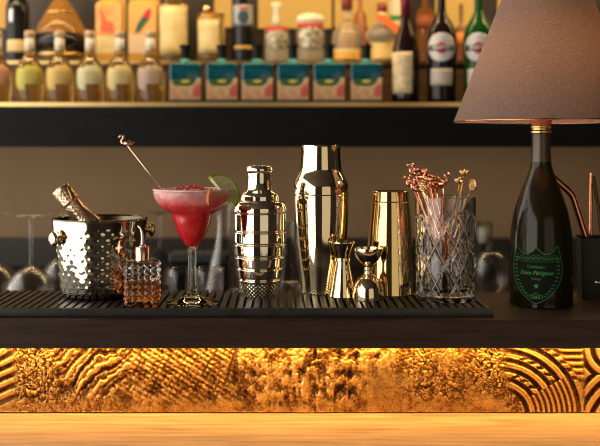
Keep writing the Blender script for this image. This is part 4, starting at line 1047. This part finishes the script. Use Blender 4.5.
# ---- back row
Z2 = 2.82; S2 = Z2/F; Y2 = Z2-1.5; ZR = zr+0.0003
def z2(y): return Zw(y, Z2)-ZR
def bottle2(name, label, cat, px, pr, m, parts=()):
    t = thing(name, label, cat, (X(px, Z2), Y2, ZR), (0, 0, -math.atan((px-285)/950)))
    p = [(r*S2, max(z2(y), 0)) for y, r in pr]; p = smooth_prof(p, 3); p = [(r, max(z, 0)) for r, z in p]
    obj('bottle_glass', L(cap(p), 40), m, t, angle=60)
    return t, rfn(p)
def plabel(t, rf, a0, a1, y0, y1, m, name='label', shape=None, n=14, nz=6, e=0.001):
    bm = bmesh.new(); patch(bm, 0, a0, a1, z2(y1), z2(y0), n, shape, nz, rf, e); return obj(name, bm, m, t)
def flatbottle(name, label, px, wpx, y0, m, D=0.05):
    t = thing(name, label, 'bottle', (X(px, Z2), Y2, ZR)); bm = bmesh.new(); W = wpx*S2
    rbox_prof(bm, W, D, 0.01, [(0, .96, .96), (0.003, 1, 1), (z2(y0+3), 1, 1), (z2(y0-1), .8, .8), (z2(y0-4), .35, .5), (z2(y0-30), .3, .45)])
    obj('bottle_glass', bm, m, t, angle=50); return t
def fl(t, m, name, x0, x1, y0, y1, D=0.05, e=0.0008, lab=None):
    bm = bmesh.new(); flat_label(bm, [(x0*S2, z2(y1)), (x1*S2, z2(y1)), (x1*S2, z2(y0)), (x0*S2, z2(y0))], -D/2-e, 0.0008); o = obj(name, bm, m, t, False)
    if lab: o['label'] = lab
    return o
cream = noise_col(mat('cream_label', (0.85, 0.7, 0.4), 0.6), (0.60, 0.48, 0.22), (0.74, 0.62, 0.34), 25, 4)
black2 = mat('black_bottle_glass', (0.008, 0.008, 0.009), 0.08, spec=0.4)
t, rf = bottle2('whisky_bottle', 'tall black bottle with a small cream band label, top left', 'bottle', 17.5, [(-25, 5), (-8, 6), (4, 10.5), (12, 11.5), (61, 11.5)], black2)
plabel(t, rf, -1.0, 0.75, 41, 53, cream)
plabel(t, rf, -0.75, -0.4, 10, 24, mat('silver_print', (0.6, 0.6, 0.62), 0.3, 0.6), 'silver_emblem')
t, rf = bottle2('cognac_decanter', 'conical decanter with amber above dark liquid, behind the yellow-labelled bottles', 'decanter', 61, [(-16, 4), (-2, 6), (6, 11), (16, 17), (26, 22.5), (33, 24.5), (42, 24.5), (52, 24), (60, 23)], mat('decanter_glass', (0.75, 0.38, 0.10), 0.04, 0, 0.7, 1.35))
t2 = [c for c in t.children][0]
bm = bmesh.new(); lathe(bm, cap([(24.9*S2, z2(35)), (25.0*S2, z2(42)), (24.4*S2, z2(53))]), 48); obj('dark_base_band', bm, black2, t)
bm = bmesh.new(); torus(bm, (0, 0, z2(55.5)), 24.2*S2, 0.004, 48, 8); obj('base_rim', bm, M['antique'], t)
bm = bmesh.new(); torus(bm, (0, 0, z2(13.5)), 15.8*S2, 0.0025, 48, 8); obj('shoulder_rim', bm, M['antique'], t)
t = flatbottle('rum_bottle', 'bottle with a tall orange label bearing a red figure, left of the parrot label', 110, 27, 3, goldp)
fl(t, noise_col(mat('orange_art_label', (0.8, 0.45, 0.2), 0.6), (0.68, 0.26, 0.07), (0.76, 0.46, 0.20), 18, 3), 'art_label', -12.5, 12.5, 5, 36)
fl(t, cream, 'lower_label', -12.5, 12.5, 36.5, 54)
bm = bmesh.new(); flat_label(bm, [(-8*S2, z2(32)), (-1*S2, z2(33)), (6*S2, z2(34)), (5*S2, z2(24)), (-2*S2, z2(22)), (-6*S2, z2(12)), (-9*S2, z2(10)), (-7*S2, z2(22))], -0.027); obj('red_figure', bm, mat('faded_red_print', (0.62, 0.13, 0.06), 0.6), t, False)
t = flatbottle('rum_bottle', 'bottle whose label shows a red and green bird, right of the orange label', 143.5, 29, 3, goldp)
fl(t, mat('amber_art_label', (0.70, 0.38, 0.11), 0.6), 'art_label', -13.5, 13.5, 5, 34.5); fl(t, mat('pinkish_cream_label', (0.66, 0.50, 0.32), 0.6), 'lower_label', -13.5, 4, 35, 54.5)
bm = bmesh.new(); flat_label(bm, [(-7*S2, z2(34)), (-3*S2, z2(33)), (4*S2, z2(24)), (7*S2, z2(20)), (0, z2(18)), (-5*S2, z2(26))], -0.027); obj('green_feathers', bm, mat('dark_green_print', (0.03, 0.10, 0.06), 0.6), t, False)
bm = bmesh.new(); flat_label(bm, [(0, z2(18)), (7*S2, z2(20)), (9*S2, z2(12)), (8*S2, z2(9)), (3*S2, z2(13))], -0.0272); obj('red_feathers', bm, mat('red_print', (0.5, 0.02, 0.03), 0.6), t, False)
t, rf = bottle2('spirit_bottle', 'bottle wrapped in a large plain cream label, above the leftmost teal bottle', 'bottle', 173.5, [(-15, 4), (-2, 6), (4, 12), (8, 14), (61, 14)], amberg)
plabel(t, rf, -1.35, 1.35, 7.5, 56, cream)
t, rf = bottle2('spirit_bottle', 'cream-labelled bottle with a round ball stopper, above the second teal bottle', 'bottle', 211, [(14.5, 5), (16, 12), (18, 13.6), (61, 13.6)], amberg)
plabel(t, rf, -1.15, 0.62, 15, 55, cream)
bm = bmesh.new(); ball(bm, (-4*S2, 0, z2(9)), 4.4*S2, 16); lathe(bm, cap([(2*S2, z2(16)), (2*S2, z2(11))]), 16, cx=-4*S2); obj('ball_stopper', bm, M['antique'], t)
t, rf = bottle2('whisky_bottle', 'tall black bottle with a blue-silver square label and amber stripe', 'bottle', 243, [(-20, 5), (-5, 7), (1, 10.5), (61, 10.5)], black2)
plabel(t, rf, -1.2, 1.1, 6, 27, mat('silver_blue_label', (0.28, 0.33, 0.36), 0.4, 0.3))
plabel(t, rf, -0.5, 0.5, 12, 24, mat('dark_print', (0.03, 0.05, 0.08), 0.5), 'emblem', lambda u, v: u*u+v*v < 1, 14, 12, 0.0022)
plabel(t, rf, -0.4, 0.5, 8, 10.5, mat('crimson_print', (0.5, 0.03, 0.04), 0.5), 'red_mark', None, 6, 2, 0.0022)
plabel(t, rf, -0.9, 1.2, 46.5, 50, mat('amber_stripe', (0.62, 0.36, 0.08), 0.5), 'stripe')
# jars
jarg = mat('jar_glass', (0.9, 0.8, 0.6), 0.05, 0, 0.75, 1.3)
silver = noise_col(mat('silver_relief', (0.5, 0.47, 0.36), 0.4, 0.4), (0.16, 0.14, 0.10), (0.66, 0.62, 0.46), 90, 4)
redm = mat('red_band', (0.55, 0.02, 0.02), 0.45)
for px, yt, lab, w0 in ((276.5, 27, 'ornate glass jar bottle with a red band, beside the black bottle', 12.5), (310.5, 24, 'ornate glass jar bottle with a cream domed lid, below the amber glow', 14.2)):
    t, rf = bottle2('tequila_jar', lab, 'bottle', px, [(yt, w0-1.5), (yt+3, w0-.4), (yt+14, w0), (46, w0-1), (52, w0-.5), (61, w0-.3)], jarg)
    plabel(t, rf, -1.1, 1.1, yt+1, yt+4.5, redm, 'red_band', e=0.002)
    plabel(t, rf, -0.9, 0.9, yt+5, 50, silver, 'relief_figure', lambda u, v: abs(u)**3+abs(v)**3 < 1, 16, 16, 0.002)
    if yt == 24: obj('domed_lid', L([(0, z2(13.5))]+smooth_prof([(6*S2, z2(13.8)), (12*S2, z2(16)), (14.5*S2, z2(19.5)), (13*S2, z2(23)), (12*S2, z2(24))], 3)+[(0, z2(24))], 32), mat('cream_lid', (0.84, 0.76, 0.56), 0.5), t)
    else:
        obj('stopper', L(cap([(4*S2, z2(27)), (4.5*S2, z2(20)), (3.5*S2, z2(10)), (5.5*S2, z2(7)), (5.5*S2, z2(3))]), 24), mat('pale_stopper', (0.75, 0.66, 0.45), 0.4), t)
# round decanters
t, rf = bottle2('tequila_decanter', 'round glass decanter with a slim yellow core, above the fifth teal bottle', 'decanter', 347, [(22, 5), (26, 9), (32, 13.5), (39, 15.2), (46, 14.8), (51, 14), (61, 13.5)], jarg)
obj('core', L(cap([(4*S2, z2(20)), (5*S2, z2(30)), (9*S2, z2(49))]), 24), goldp, t)
plabel(t, rf, -1.2, 1.2, 52, 61, mat('amber_base', (0.82, 0.48, 0.10), 0.4), 'amber_base', e=0.002)
plabel(t, rf, -1.2, 1.2, 50.2, 52, mat('pale_gold_line', (0.9, 0.75, 0.45), 0.4), 'gold_line', e=0.0025)
obj('stopper', L(cap([(5.4*S2, z2(10)), (5.8*S2, z2(0)), (5*S2, z2(-6))]), 24), mat('oxblood_stopper', (0.18, 0.03, 0.02), 0.4), t)
obj('neck', L(cap([(4.2*S2, z2(24)), (4.2*S2, z2(10))]), 24), jarg, t)
t, rf = bottle2('tequila_decanter', 'round glass decanter with an orange ribbon, beside the wine bottle', 'decanter', 382, [(21, 5), (24, 9), (29, 14), (36, 17), (41, 15), (44, 12), (61, 11.8)], jarg)
plabel(t, rf, -1.3, 1.3, 43.5, 61, mat('honey_label', (0.80, 0.60, 0.24), 0.5), 'base_label', e=0.002)
obj('neck', L(cap([(4.5*S2, z2(23)), (4.5*S2, z2(12))]), 24), mat('gold_neck', (0.7, 0.55, 0.25), 0.4), t)
obj('stopper', L(cap([(5*S2, z2(12)), (5.2*S2, z2(4)), (4*S2, z2(3))]), 24), mat('red_stopper', (0.25, 0.04, 0.03), 0.4), t)
bm = bmesh.new(); prism(bm, [(-6*S2, z2(16)), (4*S2, z2(18)), (17*S2, z2(29)), (14*S2, z2(37)), (8*S2, z2(30)), (-6*S2, z2(21))], -17.6*S2-0.001, -17.2*S2); obj('orange_ribbon', bm, mat('orange_ribbon', (0.80, 0.16, 0.03), 0.5), t, False)
# stuff behind the decanters
Z3 = 2.92; S3 = Z3/F
def back_item(name, label, cat, px, w, ytop, ybot, m, parts=(), rot=0):
    t = thing(name, label, cat, (X(px, Z3), Z3-1.5, ZR)); z = lambda y: Zw(y, Z3)-ZR
    obj('bottle_glass', L(cap([(w*0.35*S3, z(ytop-26)), (w*0.35*S3, z(ytop-6)), (w*S3, z(ytop)), (w*S3, 0.0)]), 32), m, t, angle=50)
    for nm, y0, y1, mm in parts: obj(nm, L(cap([((w+0.3)*S3, z(y0)), ((w+0.3)*S3, z(y1))]), 32), mm, t)
    return t
back_item('liqueur_bottle', 'pale bottle with a green band, behind the orange-ribboned decanter', 'bottle', 396.5, 7, 2, 60, mat('pale_bottle', (0.62, 0.55, 0.40), 0.4), [('green_band', 16, 21, mat('green_band', (0.03, 0.30, 0.05), 0.5))])
back_item('liqueur_bottle', 'dark brown bottle behind the wine and vermouth bottles', 'bottle', 425, 8.5, 12, 60, darkamb, [('rust_label', 16, 30, mat('rust_label', (0.28, 0.07, 0.03), 0.5))])
back_item('liqueur_bottle', 'orange-labelled bottle seen between the two vermouth bottles', 'bottle', 461, 5.5, 30, 60, darkamb, [('orange_label', 33, 45, mat('orange_paper', (0.75, 0.25, 0.05), 0.5))])
back_item('liqueur_bottle', 'orange-brown bottle standing behind the round amber decanter', 'bottle', 360, 6.5, 16, 60, mat('rust_glass', (0.45, 0.14, 0.03), 0.3, 0, 0.3))
